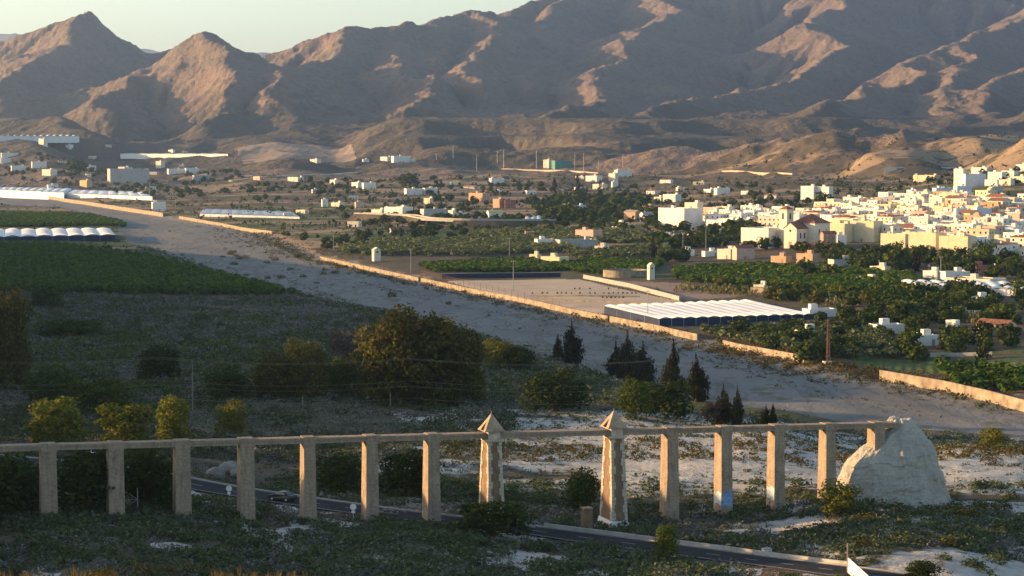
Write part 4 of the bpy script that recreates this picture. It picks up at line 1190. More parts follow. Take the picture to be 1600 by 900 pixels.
def tiled(name, kind, rows, leaf, n, size, seed):
    """what is past the limit: many small trees as one mass"""
    base = leaf_quads([(0, 0, .5, .46, .46, .42)], n, size, seed, .35)
    R_ = np.array(rows); r = np.random.default_rng(seed)
    a = r.random(len(R_)) * 6.28; c, s = np.cos(a)[:, None], np.sin(a)[:, None]
    X = (base[None, :, 0] * c - base[None, :, 1] * s) * R_[:, 4:5] + R_[:, 0:1]
    Y = (base[None, :, 0] * s + base[None, :, 1] * c) * R_[:, 4:5] + R_[:, 1:2]
    Z = base[None, :, 2] * R_[:, 3:4] + R_[:, 2:3]
    V = np.stack([X, Y, Z], -1).reshape(-1, 3)
    return tag(link(name, np_mesh(name, V, quads_of(V), [LEAF[leaf]])), kind='stuff')
for kind, lab, grp, nm in (('citrus', "small round dark green citrus tree set in a dense grove row", "citrus trees of the groves", "citrus_tree"), ('olive', "grey green olive tree set in a planted row beyond the dry river", "olive trees in rows beyond the river", "olive_tree")):
    rows = sorted(GROVE[kind], key=lambda q: q[1])
    for i, q in enumerate(rows[:300]):
        plant_tree(nm, kind, q[0], q[1], q[2] - .1, q[3], q[4], i, lab, "tree", grp)
    if rows[300:]: tiled("citrus_grove" if kind == 'citrus' else "olive_grove", kind, rows[300:], kind, 34, .42, 5)

# ------------------------------------------------------------------ trees over the valley floor
VAL = []
def valley(pts, n, hmin, hmax, seed, kind='far', thr=.45, sc=70.0):
    P = region(pts); r = np.random.default_rng(seed); got = 0
    lo, hi = P.min(0), P.max(0)
    x = r.uniform(lo[0], hi[0], n * 14); y = r.uniform(lo[1], hi[1], n * 14)
    k = inside(x, y, P) & (fbm(x / sc, y / (sc * 1.6), 3, seed) > thr)
    x, y = x[k][:n], y[k][:n]; z = z_ground(x, y)
    for i in range(len(x)):
        h = r.uniform(hmin, hmax); VAL.append((x[i], y[i], z[i], h, h * r.uniform(.8, 1.5), kind))
valley([(830,318),(900,310),(1010,318),(1030,345),(850,350)], 150, 6, 13, 1, thr=.3)
valley([(500,330),(780,300),(1250,305),(1250,345),(1000,372),(620,372)], 420, 3, 8, 2)
valley([(380,290),(700,275),(1200,285),(1250,305),(780,305),(400,315)], 220, 3, 8, 3)
valley([(0,262),(360,262),(420,300),(240,312),(100,290),(0,286)], 170, 4, 9, 4, thr=.42)
valley([(1020,380),(1180,350),(1220,392),(1600,400),(1600,440),(1420,432),(1200,416),(1030,410)], 300, 4, 9, 5, thr=.4)
valley([(1120,526),(1250,516),(1310,490),(1600,480),(1600,560),(1420,566),(1300,566),(1160,545)], 140, 3.5, 7, 6, thr=.4, sc=40)
valley([(1380,462),(1600,455),(1600,500),(1440,500)], 50, 4, 8, 7, thr=.4, sc=40)
valley([(1250,292),(1400,296),(1600,300),(1600,395),(1300,392),(1230,340)], 50, 4, 8, 8, thr=.35, sc=40)
valley([(1420,262),(1600,268),(1600,300),(1400,296)], 30, 4, 8, 9, thr=.4)
valley([(400,360),(520,372),(700,356),(860,350),(720,376),(520,392)], 50, 3, 6, 10, thr=.4)
valley([(1440,560),(1600,575),(1600,590),(1480,585)], 26, 3, 6, 12, thr=.3)
valley([(1080,448),(1380,462),(1370,480),(1270,478)], 46, 4, 7, 13, 'faryellow', thr=.3, sc=30)
_VAL_SPEC = [  # trees that stand out, each told apart
 ('far',1535,416,372,38,"big dark tree in front of the town at the right edge, taller one"),
 ('far',1402,420,380,40,"dark tree in front of the long pale yellow buildings"),
 ('far',1570,418,384,30,"dark palm like round tree at the right edge below the town"),
 ('farcyp',1432,424,386,12,"slim cypress in front of the pale yellow buildings"),
 ('far',1262,436,402,36,"dark bushy tree below the orange walled house"),
 ('far',1302,436,410,34,"dark round tree between two small houses below the town"),
 ('far',1286,318,298,26,"dark tree before the white apartment block"),
 ('far',640,290,268,36,"dark lone clump tree on the bare slope in the middle"),
 ('farcyp',866,310,270,9,"slim cypress left of the far farmhouses"),
 ('farcyp',903,312,268,8,"tallest slim cypress beside the far farmhouses"),
 ('farcyp',938,312,276,8,"slim cypress in front of the far farmhouses"),
 ('far',118,270,246,34,"dark round tree near the white hamlet on the left"),
 ('far',1410,500,462,60,"wide dark tree in the middle of the right farm plots"),
 ('far',1432,510,488,34,"dark round tree beside the wide dark one in the farm plots"),
 ('far',1258,568,528,40,"olive green tree just left of the tall lattice pylon"),
 ('farcyp',1020,404,360,10,"tall layered conifer left of the big white hall"),
]
for kind, px, py, pt, pw, lab in _VAL_SPEC: tree_px("cypress_tree" if kind == 'farcyp' else "broadleaf_tree", kind, px, py, pt, pw, lab)
VAL.sort(key=lambda q: -q[3] / q[1])
for i, q in enumerate(VAL[:240]):
    plant_tree("valley_tree", q[5], q[0], q[1], q[2] - .1, q[3], q[4], i, "green bushy tree among the farm plots and houses of the valley" if q[5] == 'far' else "yellowish reed like tree beyond the white greenhouse", "tree", "bushy trees of the valley floor" if q[5] == 'far' else "yellowish trees beyond the greenhouse")
tiled("tree_cover", 'far', [q[:5] for q in VAL[240:]], 'broad', 60, .34, 21)

def young_trees():
    r = np.random.default_rng(61); i = 0
    for py, a, b in ((452,898,985),(459,826,1000),(466,935,985)):
        px = a
        while px < b:
            if r.random() > .3:
                x, y, z = G(float(px), float(py)); plant_tree("young_tree", 'far', x, y, z, r.uniform(.7, 1.0), r.uniform(.8, 1.1), i, "small young tree in a sparse row on the pale ploughed field", "tree", "young trees on the ploughed field"); i += 1
            px += r.uniform(6, 8.5)
young_trees()
# ------------------------------------------------------------------ scrub that nobody could count
def scatter(name, leaf, x, y, rmin, rmax, n, size, seed, hz=.75, pw=2.0):
    r = np.random.default_rng(seed); z = z_ground(x, y)
    vs = []
    tmpl = [leaf_quads([(0, 0, .32, .95, .95, .6), (.4, .2, .3, .5, .5, .5), (-.3, .4, .3, .5, .6, .45)], n, size, seed + q, .55) for q in range(4)]
    which = r.integers(0, 4, len(x)); rad = rmin + (rmax - rmin) * r.random(len(x)) ** pw
    for q in range(4):
        k = which == q
        if not k.any(): continue
        a = r.random(k.sum()) * 6.28; c, s = np.cos(a)[:, None], np.sin(a)[:, None]; b = tmpl[q]; rr = rad[k][:, None]
        X = (b[None, :, 0] * c - b[None, :, 1] * s) * rr + x[k][:, None]; Y = (b[None, :, 0] * s + b[None, :, 1] * c) * rr + y[k][:, None]
        Z = b[None, :, 2] * rr * hz * r.uniform(.7, 1.35, (k.sum(), 1)) + z[k][:, None] - .05
        vs.append(np.stack([X, Y, Z], -1).reshape(-1, 3))
    V = np.concatenate(vs)
    tag(link(name, np_mesh(name, V, quads_of(V), [LEAF[leaf]])), kind='stuff')
def spots(n, tmin, tmax, dmin, dmax, seed, thr=None, sc=20.0, keep=None):
    r = np.random.default_rng(seed)
    d = np.sqrt(r.uniform(dmin ** 2, dmax ** 2, n)); t = r.uniform(tmin, tmax, n); x = t * d
    k = np.ones(n, bool)
    if thr is not None: k &= fbm(x / sc, d / sc, 3, seed + 40) > thr
    if keep is not None: k &= keep(x, d)
    k &= seg_dist(x, d, ROAD[::3, :2]) > ROAD_W + 1.8
    return x[k], d[k]
rs = np.random.default_rng(77)
offriver = lambda x, d: sdist(x, d, RIVER) > 3
not_groves = lambda x, d: offriver(x, d) & ((d < 520) | (x / d < .05 - (d - 650) * .0004)) & ~inside(x, d, region([(-20,380),(90,382),(230,400),(330,426),(465,464),(300,466),(-20,460)])) & ~inside(x, d, region([(-20,330),(200,335),(215,382),(-20,382)]))
knoll_x, knoll_y = G(1396, 786)[:2]
fclear = lambda x, d: clear(x, d) & ((x / d < .155) | (d > 300) | (fbm(x / 8, d / 6, 2, 77) > .55))
_thin = np.random.default_rng(8)
clear = lambda x, d: (np.hypot(x - knoll_x, d - 343) > 8.5) & ((d < 348) | (d > 440) | (x / d < .02) | (_thin.random(len(x)) < .3))
scatter("scrub", 'scrub', *spots(6500, -.26, .26, 222, 338, 1, .36, 14, fclear), .7, 2.1, 60, .26, 1, pw=1.5)
scatter("scrub", 'greyscrub', *spots(6500, -.26, .26, 222, 338, 2, .42, 12, fclear), .5, 1.6, 44, .27, 2, pw=1.5)
scatter("scrub", 'lavender', *spots(3000, -.26, .26, 222, 345, 32, .48, 12, fclear), .5, 1.5, 40, .27, 32, pw=1.5)
scatter("scrub", 'gold', *spots(1600, -.26, .26, 222, 338, 3, .52, 12, clear), .4, 1.1, 30, .30, 3)
scatter("scrub", 'scrub', *spots(5200, -.26, .26, 338, 372, 4, .38, 14, clear), .5, 1.7, 28, .32, 4)
scatter("scrub", 'scrub', *spots(9000, -.26, .26, 345, 530, 5, .40, 18, clear), .4, 1.3, 18, .36, 5)
scatter("scrub", 'greyscrub', *spots(7000, -.26, .26, 345, 530, 6, .42, 14, clear), .4, 1.2, 16, .36, 6)
scatter("scrub", 'gold', *spots(1500, -.03, .26, 395, 446, 7, .36, 10), .6, 1.7, 26, .32, 7)
scatter("scrub", 'scrub', *spots(8000, -.27, .05, 520, 1060, 8, .42, 40, not_groves), 1.2, 3.4, 30, .32, 8, pw=1.4)
scatter("scrub", 'greyscrub', *spots(9000, -.27, .05, 500, 1060, 9, .40, 30, not_groves), 1.0, 2.8, 26, .32, 9, pw=1.4)
scatter("scrub", 'lavender', *spots(7000, -.27, .06, 640, 1080, 33, .42, 34, not_groves), 1.0, 2.8, 26, .32, 33, pw=1.4)
scatter("scrub", 'bare', *spots(2500, -.2, .05, 700, 1060, 10, .5, 30, not_groves), .6, 1.8, 14, .40, 10)
def along_px(line, n, jx, jy, seed):
    P = np.array([G(px, py)[:2] for px, py in line]); r = np.random.default_rng(seed)
    L = np.r_[0, np.cumsum(np.linalg.norm(np.diff(P, axis=0), axis=1))]; s = r.uniform(0, L[-1], n)
    return np.interp(s, L, P[:, 0]) + r.normal(0, jx, n), np.interp(s, L, P[:, 1]) + r.normal(0, jy, n)
_bank = [(400,366),(440,384),(490,408),(560,424),(650,443),(740,462),(800,478),(930,502),(1040,528),(1150,556),(1250,588),(1380,600),(1480,618),(1600,642)]
scatter("bank_weeds", 'dry', *along_px(_bank, 1500, 4, 7, 1), .5, 1.8, 16, .4, 11)
scatter("bank_weeds", 'scrub', *along_px(_bank, 900, 4, 8, 2), .6, 2.4, 18, .4, 12)
scatter("bank_weeds", 'gold', *along_px([(360,350),(420,384),(500,396),(600,405)], 500, 16, 20, 3), .8, 2.6, 18, .4, 13)
scatter("bank_weeds", 'gold', *along_px([(1120,540),(1200,556),(1290,574),(1390,588),(1500,606)], 700, 5, 7, 4), .8, 2.6, 20, .38, 14)
scatter("river_weeds", 'gold', *spots(6000, -.2, .24, 560, 1900, 15, .54, 22, lambda x, d: sdist(x, d, RIVER) < -4), .4, 1.4, 10, .5, 15)
scatter("river_weeds", 'scrub', *spots(2600, -.2, .24, 560, 1900, 16, .57, 22, lambda x, d: sdist(x, d, RIVER) < -4), .5, 2.0, 12, .5, 16)
_far_keep = lambda x, d: (sdist(x, d, RIVER) > 6)
scatter("far_scrub", 'broad', *spots(6000, -.26, .26, 1500, 3400, 23, .5, 55, _far_keep), 1.8, 4.5, 12, .55, 23, hz=1.1)
scatter("far_scrub", 'scrub', *spots(9000, -.26, .26, 1350, 3900, 17, .5, 70, _far_keep), 1.0, 3.2, 9, .6, 17)
scatter("far_scrub", 'gold', *spots(4200, -.26, .26, 1350, 3900, 18, .52, 60, _far_keep), .8, 2.4, 8, .6, 18)
scatter("far_scrub", 'greyscrub', *spots(4200, -.26, .26, 1350, 3900, 19, .5, 50, _far_keep), .8, 2.2, 8, .6, 19)
scatter("bank_weeds", 'scrub', *along_px([(215,384),(330,426),(440,456),(560,484),(660,504),(760,538),(860,580),(960,616),(1060,644),(1170,668),(1300,678),(1430,686),(1600,704)], 1500, 8, 12, 24), .5, 2.4, 18, .4, 24)
scatter("green_tufts", 'eucagreen', *spots(3200, -.27, .0, 520, 860, 27, .46, 34, not_groves), 1.2, 3.2, 28, .32, 27, pw=1.4)
scatter("scrub", 'scrub', knoll_x + 9.5 * np.cos(np.linspace(3.3, 6.2, 90)) + rs.normal(0, .7, 90), 343 + 9.0 * np.sin(np.linspace(3.3, 6.2, 90)) + rs.normal(0, .8, 90), .4, 1.3, 30, .3, 28)
scatter("creek_weeds", 'scrub', *along_px([(420,428),(470,446),(540,470),(640,497),(760,526),(850,548),(960,578),(1100,618),(1250,650)], 520, 1.6, 3.0, 41), .3, 1.0, 14, .45, 41)
scatter("creek_weeds", 'scrub', *along_px([(560,440),(640,462),(720,480),(840,500),(960,528),(1120,568),(1300,622),(1500,652)], 420, 1.4, 3.0, 42), .3, .9, 14, .45, 42)
scatter("scrub", 'scrub', *spots(3600, -.27, .0, 385, 570, 51, .40, 26, clear), .8, 2.4, 36, .28, 51, pw=1.4)
scatter("scrub", 'greyscrub', *spots(3000, -.27, .0, 385, 570, 52, .42, 22, clear), .7, 1.9, 30, .28, 52, pw=1.4)
scatter("scrub", 'lavender', *spots(1600, -.27, .0, 385, 640, 53, .46, 20, clear), .7, 1.9, 30, .28, 53, pw=1.4)
# reeds beyond the long greenhouse, and lit grass on the near slope
scatter("reed_bed", 'reed', *along_px([(1070,452),(1150,458),(1240,462),(1320,476)], 420, 5, 7, 5), 1.0, 2.4, 22, .42, 20, hz=1.6)
scatter("reed_bed", 'reed', *along_px([(1450,492),(1500,498),(1560,500)], 200, 4, 7, 6), 1.0, 2.4, 22, .42, 21, hz=1.5)
scatter("dry_grass", 'dry', *along_px([(190,898),(260,896),(330,894),(420,899)], 130, 1.5, .8, 7), .4, 1.1, 30, .32, 22, hz=1.3)
# larger bushes that stand out one by one
def bush_things():
    r = np.random.default_rng(31)
    V = [leaf_quads([(0, 0, .35, .9, .9, .62), (.45, .1, .4, .5, .5, .5), (-.4, .3, .35, .5, .5, .45), (0, -.45, .3, .5, .45, .4)], 220, .2, 300 + q, .5) for q in range(3)]
    for leaf, n, dmin, dmax, tmin, tmax, rad, lab, grp, seed in (
        ('scrub', 90, 268, 318, -.24, .24, (1.1, 2.0), "dark rounded bush on the shaded slope in front of the aqueduct", "rounded bushes in front of the aqueduct", 1),
        ('gold', 22, 300, 345, .14, .24, (1.0, 1.9), "golden tinged bush near the pale clay knoll", "golden bushes near the knoll", 2),
        ('scrub', 46, 345, 372, -.1, .22, (1.0, 2.0), "dark bush on the ground just behind the aqueduct piers", "bushes just behind the piers", 3),
        ('scrub', 70, 560, 900, -.24, -.06, (2.0, 3.8), "dark rounded bush on the shaded scrub plain left of the river", "bushes of the shaded plain", 4),
        ('gold', 26, 1000, 1500, -.13, .02, (1.6, 3.0), "rounded bush growing on the gravel of the dry riverbed", "bushes in the riverbed", 5)):
        ms = [np_mesh("bush", v, quads_of(v), [LEAF[leaf]]) for v in V]
        keep = (lambda x, d: sdist(x, d, RIVER) < -4) if seed == 5 else (lambda x, d: clear(x, d) & not_groves(x, d))
        x, y = spots(n * 8, tmin, tmax, dmin, dmax, 500 + seed, None, 20, keep)
        x, y = x[:n], y[:n]; z = z_ground(x, y)
        for i in range(len(x)):
            o = link("bush", ms[i % 3]); s = r.uniform(*rad); o.location = (x[i], y[i], z[i] - .1); o.rotation_euler = (0, 0, i * 1.3); o.scale = (s, s, s * r.uniform(.65, .95))
            tag(o, lab, "bush", grp)
bush_things()

# the crest of the viewpoint's own hill, just below the view, with grass that catches the sun
def near_slope():
    n = 60; px = np.linspace(-200, 640, n); V = []
    crest = [at_d(p, 906 + 5 * float(fbm(p / 60, 3.3, 3, 601)) + (22 if p > 440 else 0) * float(sstep(440, 560, p)), 104 + 5 * float(vnoise(p / 90, 1.0, 602))) for p in px]
    for dy, dz in ((-30, -11), (-10, -2.2), (0, 0), (9, -2.4), (26, -10), (52, -24)):
        for c in crest: V.append((c[0], c[1] + dy, c[2] + dz + .3 * float(fbm(c[0] * .8, dy * .3, 2, 603))))
    Q = [(r * n + i, r * n + i + 1, (r + 1) * n + i + 1, (r + 1) * n + i) for r in range(5) for i in range(n - 1)]
    tag(link("near_slope", np_mesh("near_slope", V, Q, [MAT['plain']], smooth=True)), kind='structure')
    r = np.random.default_rng(604); vs = []
    for k in range(420):
        i = int(r.integers(0, n - 8)); c = crest[i]; f = r.random()
        if float(fbm(px[i] / 70, 7.7, 2, 605)) < .42: continue
        x = c[0] + f * (crest[i + 1][0] - c[0]); y = c[1] + r.uniform(-3, 4); z = c[2] - .25 * abs(y - c[1])
        h = r.uniform(.25, .8); b = 14
        for q in range(b):
            a = r.random() * 6.28; l = r.uniform(.05, .32) * h; w = .018; hh = h * r.uniform(.6, 1); ca, sa = math.cos(a), math.sin(a)
            vs += [(x - sa * w, y + ca * w, z - .1), (x + sa * w, y - ca * w, z - .1), (x + ca * l + sa * w * .3, y + sa * l - ca * w * .3, z + hh), (x + ca * l - sa * w * .3, y + sa * l + ca * w * .3, z + hh)]
    V = np.array(vs); tag(link("dry_grass", np_mesh("dry_grass", V, quads_of(V), [LEAF['dry']])), kind='stuff')
    for p, w in ((150, .9), (60, .6)):
        i = int(np.argmin(abs(px - p))); c = crest[i]; v = leaf_quads([(0, 0, .3, .9, .9, .6), (.4, .1, .4, .5, .5, .5)], 500, .1, 700 + p, .5)
        o = link("bush", np_mesh("bush", v, quads_of(v), [LEAF['gold']])); o.location = (c[0], c[1], c[2] - .1); o.scale = (w, w, w)
        tag(o, "golden sunlit bush at the bottom edge, " + ("the larger one" if p == 150 else "the smaller one near the corner"), "bush")
near_slope()
# ------------------------------------------------------------------ greenhouses, walls, poles
MAT['plastic'] = simple("greenhouse_plastic", (.72, .72, .70), .55, .06, .25, 0, .3, (.58, .57, .54))
MAT['plastic_blue'] = simple("shade_grey_plastic", (.36, .40, .44), .5, .15, .2, 0, .3, (.25, .28, .3))  # blue-grey stands for shade on the flat greenhouse; smaller roofs share it
MAT['net'] = simple("dark_netting", (.03, .04, .075), .9, .2, .5)
MAT['adobe'] = simple("river_wall_masonry", (.31, .255, .185), .92, .32, .35, .5, .1, (.22, .17, .12))
MAT['iron'] = simple("rusty_iron", (.17, .10, .07), .8, .2, 2.0)
MAT['green_tin'] = simple("green_sheet", (.05, .13, .11), .6, .15, .5)

def greenhouse(label, px, spans, wall=3.2, rise=1.1, mat='plastic', group=None, net='net', lift=0.0):
    """px: near left, near right, far right, far left corners; the spans run from the near side to the far side"""
    P = [Vector(G(*q)) for q in px]
    z0 = min(p.z for p in P); zt = max(p.z for p in P) * .5 + z0 * .5 + wall + lift
    c = sum(P, Vector()) / 4
    root = empty("greenhouse", (c.x, c.y, z0)); tag(root, label, "greenhouse", group)
    L = [Vector((p.x - c.x, p.y - c.y)) for p in P]; zt -= z0
    A = lambda f, g: L[0].lerp(L[1], f).lerp(L[3].lerp(L[2], f), g)
    r = random.Random(spans + int(px[0][0]))
    for i in range(spans):
        b = MB(); f0, f1 = (i + .004) / spans, (i + .996) / spans; h = rise * r.uniform(.82, 1.12); ns, ng = 6, 5
        rows = []
        for gi in range(ng + 1):
            g = gi / ng; row = []
            for s in range(ns + 1):
                u = s / ns; p = A(lerp(f0, f1, u), g)
                row.append((p.x, p.y, zt + h * math.sin(math.pi * u) + r.uniform(-.06, .06)))
            rows.append(row)
        base = len(b.v)
        for row in rows: b.v += row
        for gi in range(ng):
            for s in range(ns):
                k = base + gi * (ns + 1) + s; b.f.append((k, k + 1, k + ns + 2, k + ns + 1)); b.m.append(0)
        for g, rowi in ((0, 0), (1, ng)):       # closed gable ends
            b.f.append(tuple(base + rowi * (ns + 1) + s for s in range(ns + 1))); b.m.append(0)
        o = b.build("roof_span", MAT[mat], root, True)
    corners = [A(0, 0), A(1, 0), A(1, 1), A(0, 1)]
    for i in range(4):
        a, e = corners[i], corners[(i + 1) % 4]
        b = MB(); n = (e - a).normalized(); w = Vector((-n.y, n.x)) * .08
        b.prism([a, e, e + w, a + w], -1.5, zt - .05); b.build("side_wall", MAT[net], root)
    for f, g in [(q / max(2, spans), s) for q in range(spans + 1) for s in (0,)] + [(0, q / 4) for q in range(1, 5)]:
        p = A(f, g) * 1.0; b = MB(); b.tube((p.x, p.y - .15, -1), (p.x, p.y - .15, zt + .1), .09, n=6); b.build("post", MAT['steel'], root)
    return root
greenhouse("long white roofed greenhouse beside the river wall, the largest of all", [(1030,511),(1274,498),(1172,475),(944,489)], 13, 2.3, .5)
greenhouse("white ridged greenhouse with dark front among the citrus groves on the left", [(-45,378),(181,377),(172,366),(-40,366)], 9, 3.6, 1.15)
greenhouse("long pale greenhouse beyond the river wall at the left edge", [(-30,306),(100,310),(112,297),(-30,291)], 12, 4.0, 1.0, net='plastic')
greenhouse("low tapering greenhouse right of the long pale one, behind dark shrubs", [(104,309),(238,313),(226,304),(114,298)], 8, 3.2, .7, net='plastic')
greenhouse("narrow white greenhouse on the raised terrace near the left hills", [(188,247),(356,244),(348,239),(194,241)], 8, 3.4, 1.0, net='plastic')
greenhouse("far white greenhouses at the foot of the left mountains", [(-20,222),(124,222),(120,216),(-20,215)], 14, 7.0, 2.5, net='plastic')
greenhouse("low white greenhouse at the right edge beside a long cream house", [(1432,458),(1612,464),(1600,449),(1408,449)], 9, 2.6, .8, net='plastic')
greenhouse("bluish shaded plastic greenhouse beyond the river, left of the middle", [(312,338),(468,342),(455,332),(318,329)], 9, 1.8, .3, 'plastic_blue', net='plastic_blue')
greenhouse("small grey plastic greenhouse among trees in the middle of the valley", [(820,350),(848,351),(846,343),(821,342)], 3, 3.0, .8, 'plastic_blue')
greenhouse("white plastic covered hillside strip above the town", [(1382,270),(1400,266),(1496,263),(1385,259)], 6, 2.0, .6, 'plastic_blue', net='plastic_blue', lift=0.0)

def wall_run(name, px, h, t, label, cat, mat, coping=None, group=None, lift=0.0):
    P = [G(*q) for q in px]; L = smooth_line(P, max(6, len(P) * 6))
    L[:, 2] = [ground_at(x, y) for x, y in L[:, :2]]
    k = np.ones(5) / 5
    L[:, 2] = np.convolve(np.pad(L[:, 2], 2, mode='edge'), k, 'valid')
    r = empty(name, tuple(L[0])); tag(r, label, cat, group)
    M = L - L[0]
    ribbon_solid(M, -t / 2, t / 2, -1.5, h).build("wall", mat, r)
    if coping: ribbon_solid(M, -t / 2 - .06, t / 2 + .06, h, h + .14).build("coping", coping, r)
    return r
_fw = "river walls along the far bank"
wall_run("river_wall", [(62,309),(130,319),(208,332),(255,339)], 3.8, .5, "far sunlit stretch of river wall below the long pale greenhouse", "wall", MAT['adobe'], None, _fw)
wall_run("river_wall", [(280,342),(345,353),(425,366)], 2.6, .5, "stretch of river wall beyond the bluish plastic greenhouse", "wall", MAT['adobe'], None, _fw)
wall_run("river_wall", [(500,406),(560,419),(654,440)], 2.1, .4, "sunlit stretch of river wall left of the iron gate gap and small tower", "wall", MAT['adobe'], MAT['adobe'], _fw)
wall_run("river_wall", [(658,441),(740,459),(840,478),(950,502)], 2.1, .4, "long sunlit stretch of river wall below the pale ploughed field", "wall", MAT['adobe'], MAT['adobe'], _fw)
wall_run("river_wall", [(953,503),(1030,518),(1090,532)], 2.3, .45, "short stretch of river wall in front of the largest greenhouse", "wall", MAT['adobe'], None, _fw)
wall_run("river_wall", [(1130,541),(1200,556),(1262,568)], 2.2, .45, "broken stretch of river wall left of the lattice pylon", "wall", MAT['adobe'], None, _fw)
wall_run("river_wall", [(1375,594),(1480,612),(1540,626),(1640,650)], 2.9, .5, "nearest stretch of river wall at the right edge, striped with tree shadows", "wall", MAT['adobe'], MAT['adobe'], _fw)
wall_run("field_wall", [(912,435),(985,449),(1062,470)], 1.8, .6, "pale straight wall between the ploughed field and the brown yard", "wall", MAT['concrete'], MAT['concrete'])
wall_run("field_wall", [(690,436),(780,434),(876,433)], 2.4, .8, "dark netted fence wall along the top of the pale ploughed field", "wall", MAT['net'], MAT['concrete'])
wall_run("field_wall", [(1178,459),(1200,460),(1216,458)], 3.0, 5.0, "short sunlit block wall at the end of the brown yard", "wall", MAT['adobe'])
wall_run("field_wall", [(1418,560),(1480,557),(1550,555)], 1.2, .5, "low grey wall behind the small green field on the right", "wall", MAT['concrete'])
wall_run("field_wall", [(846,470),(900,471),(985,474),(1045,477)], .6, .5, "low stone terrace wall across the ploughed field, lower of two", "wall", MAT['adobe'])
wall_run("field_wall", [(832,463.5),(900,463),(1000,464)], .6, .5, "low stone terrace wall across the ploughed field, upper of two", "wall", MAT['adobe'])
wall_run("farm_track", [(945,358),(985,363),(1040,374)], 1.2, 4.0, "pale walled farm track running between trees left of the big white hall", "track", MAT['concrete'])
wall_run("field_wall", [(1058,371),(1075,371),(1100,371)], 2.6, .6, "long low white wall in front of the big white hall", "wall", MAT['white'])
def iron_fence(px, h, label):
    L = smooth_line([G(*q) for q in px], 48); L[:, 2] = [ground_at(x, y) for x, y in L[:, :2]]
    r = empty("iron_fence", tuple(L[0])); tag(r, label, "fence"); M = L - L[0]
    for i in range(0, len(M), 2):
        b = MB(); b.tube((M[i, 0], M[i, 1], M[i, 2] - .3), (M[i, 0], M[i, 1], M[i, 2] + h), .07, n=6); b.build("post", MAT['iron'], r)
    for e in (h - .1, h * .8, h * .62): ribbon_solid(M, -.03, .03, e - .04, e + .04).build("rail", MAT['iron'], r)
iron_fence([(659,437),(740,455),(880,486)], 4.4, "rusty iron fence rising behind the river wall by the field")
def build_reservoir():
    x, y, z = G(977, 434)
    d = y + 11
    r = empty("water_reservoir", (x * d / y, d, ground_at(x * d / y, d) - .3), 0); tag(r, "round masonry water reservoir beside the narrow gabled tower", "reservoir")
    R0, h = 11.2, 3.6; b = MB(); n = 40
    for i in range(n):
        a, c = 2 * math.pi * i / n, 2 * math.pi * (i + 1) / n
        p = [(R0 * math.cos(a), R0 * math.sin(a)), (R0 * math.cos(c), R0 * math.sin(c)), ((R0 - .6) * math.cos(c), (R0 - .6) * math.sin(c)), ((R0 - .6) * math.cos(a), (R0 - .6) * math.sin(a))]
        b.prism([p[1], p[0], p[3], p[2]][::-1], 0, h)
    b.build("ring_wall", MAT['adobe'], r)
    b = MB(); b.prism([(math.cos(2 * math.pi * i / n) * (R0 - .62), math.sin(2 * math.pi * i / n) * (R0 - .62)) for i in range(n)], 0, h - .9)
    m, nt, o = new_mat("reservoir_water"); finish(nt, o, (.02, .035, .03), .08, None, spec=.5); b.build("water", m, r)
build_reservoir()
def gabled_tower(px, py, pt, wpx, label):
    x, y, z = G(px, py); k = y / F; h = (py - pt) * k; w = wpx * k
    r = empty("transformer_tower", (x, y, z - .3), R(22)); tag(r, label, "tower")
    b = MB(); b.box(-w / 2, -w / 2, 0, w / 2, w / 2, h * .86); b.build("wall", MAT['cream'], r)
    b = MB(); e = w / 2 + .15; b.face([(-e, -e, h * .86), (e, -e, h * .86), (0, -e, h + .2)]); b.face([(e, e, h * .86), (-e, e, h * .86), (0, e, h + .2)])
    b.face([(-e, e, h * .86), (-e, -e, h * .86), (0, -e, h + .2), (0, e, h + .2)]); b.face([(e, -e, h * .86), (e, e, h * .86), (0, e, h + .2), (0, -e, h + .2)]); b.face([(-e, -e, h * .86), (-e, e, h * .86), (e, e, h * .86), (e, -e, h * .86)])
    b.build("roof", MAT['cream'], r)
    b = MB(); b.box(-w / 2 - .03, -w * .16, h * .64, -w / 2 + .1, w * .16, h * .76); b.box(-w * .16, -w / 2 - .03, h * .64, w * .16, -w / 2 + .1, h * .76); b.build("vent_opening", MAT['pane'], r)
WALLC = {'white': (.72, .69, .63), 'cream': (.69, .62, .49), 'yellow': (.66, .56, .36), 'ochre': (.52, .37, .20), 'pink': (.58, .38, .30), 'orange': (.50, .32, .20), 'grey': (.40, .39, .37), 'blue': (.55, .60, .66), 'red': (.34, .13, .09), 'brown': (.33, .23, .16), 'green': (.10, .24, .20)}  # blue puts shade into the colour of white walls; some roof tanks share it
for k, c in WALLC.items(): MAT[k if k != 'green' else 'green_wall'] = simple(k + "_render", c, .85, .08, .3, 0, .15, tuple(v * .72 for v in c))
MAT['pane'] = simple("window_pane", (.035, .04, .05), .25, .2, 1.0, 0, .5)
MAT['rooftile'] = simple("roof_tiles", (.26, .115, .075), .9, .3, .8, .3, .1, (.16, .09, .06))
MAT['roofgrey'] = simple("flat_roof_screed", (.34, .30, .26), .9, .2, .5, 0, .1, (.22, .19, .17))
MAT['roofyellow'] = simple("yellow_roof_sheet", (.62, .48, .16), .7, .12, .5)
gabled_tower(1017, 437, 410, 9, "narrow pale tower with gabled top beside the round reservoir")
gabled_tower(588, 408, 386, 11, "small square pale tower between olive trees and river wall")

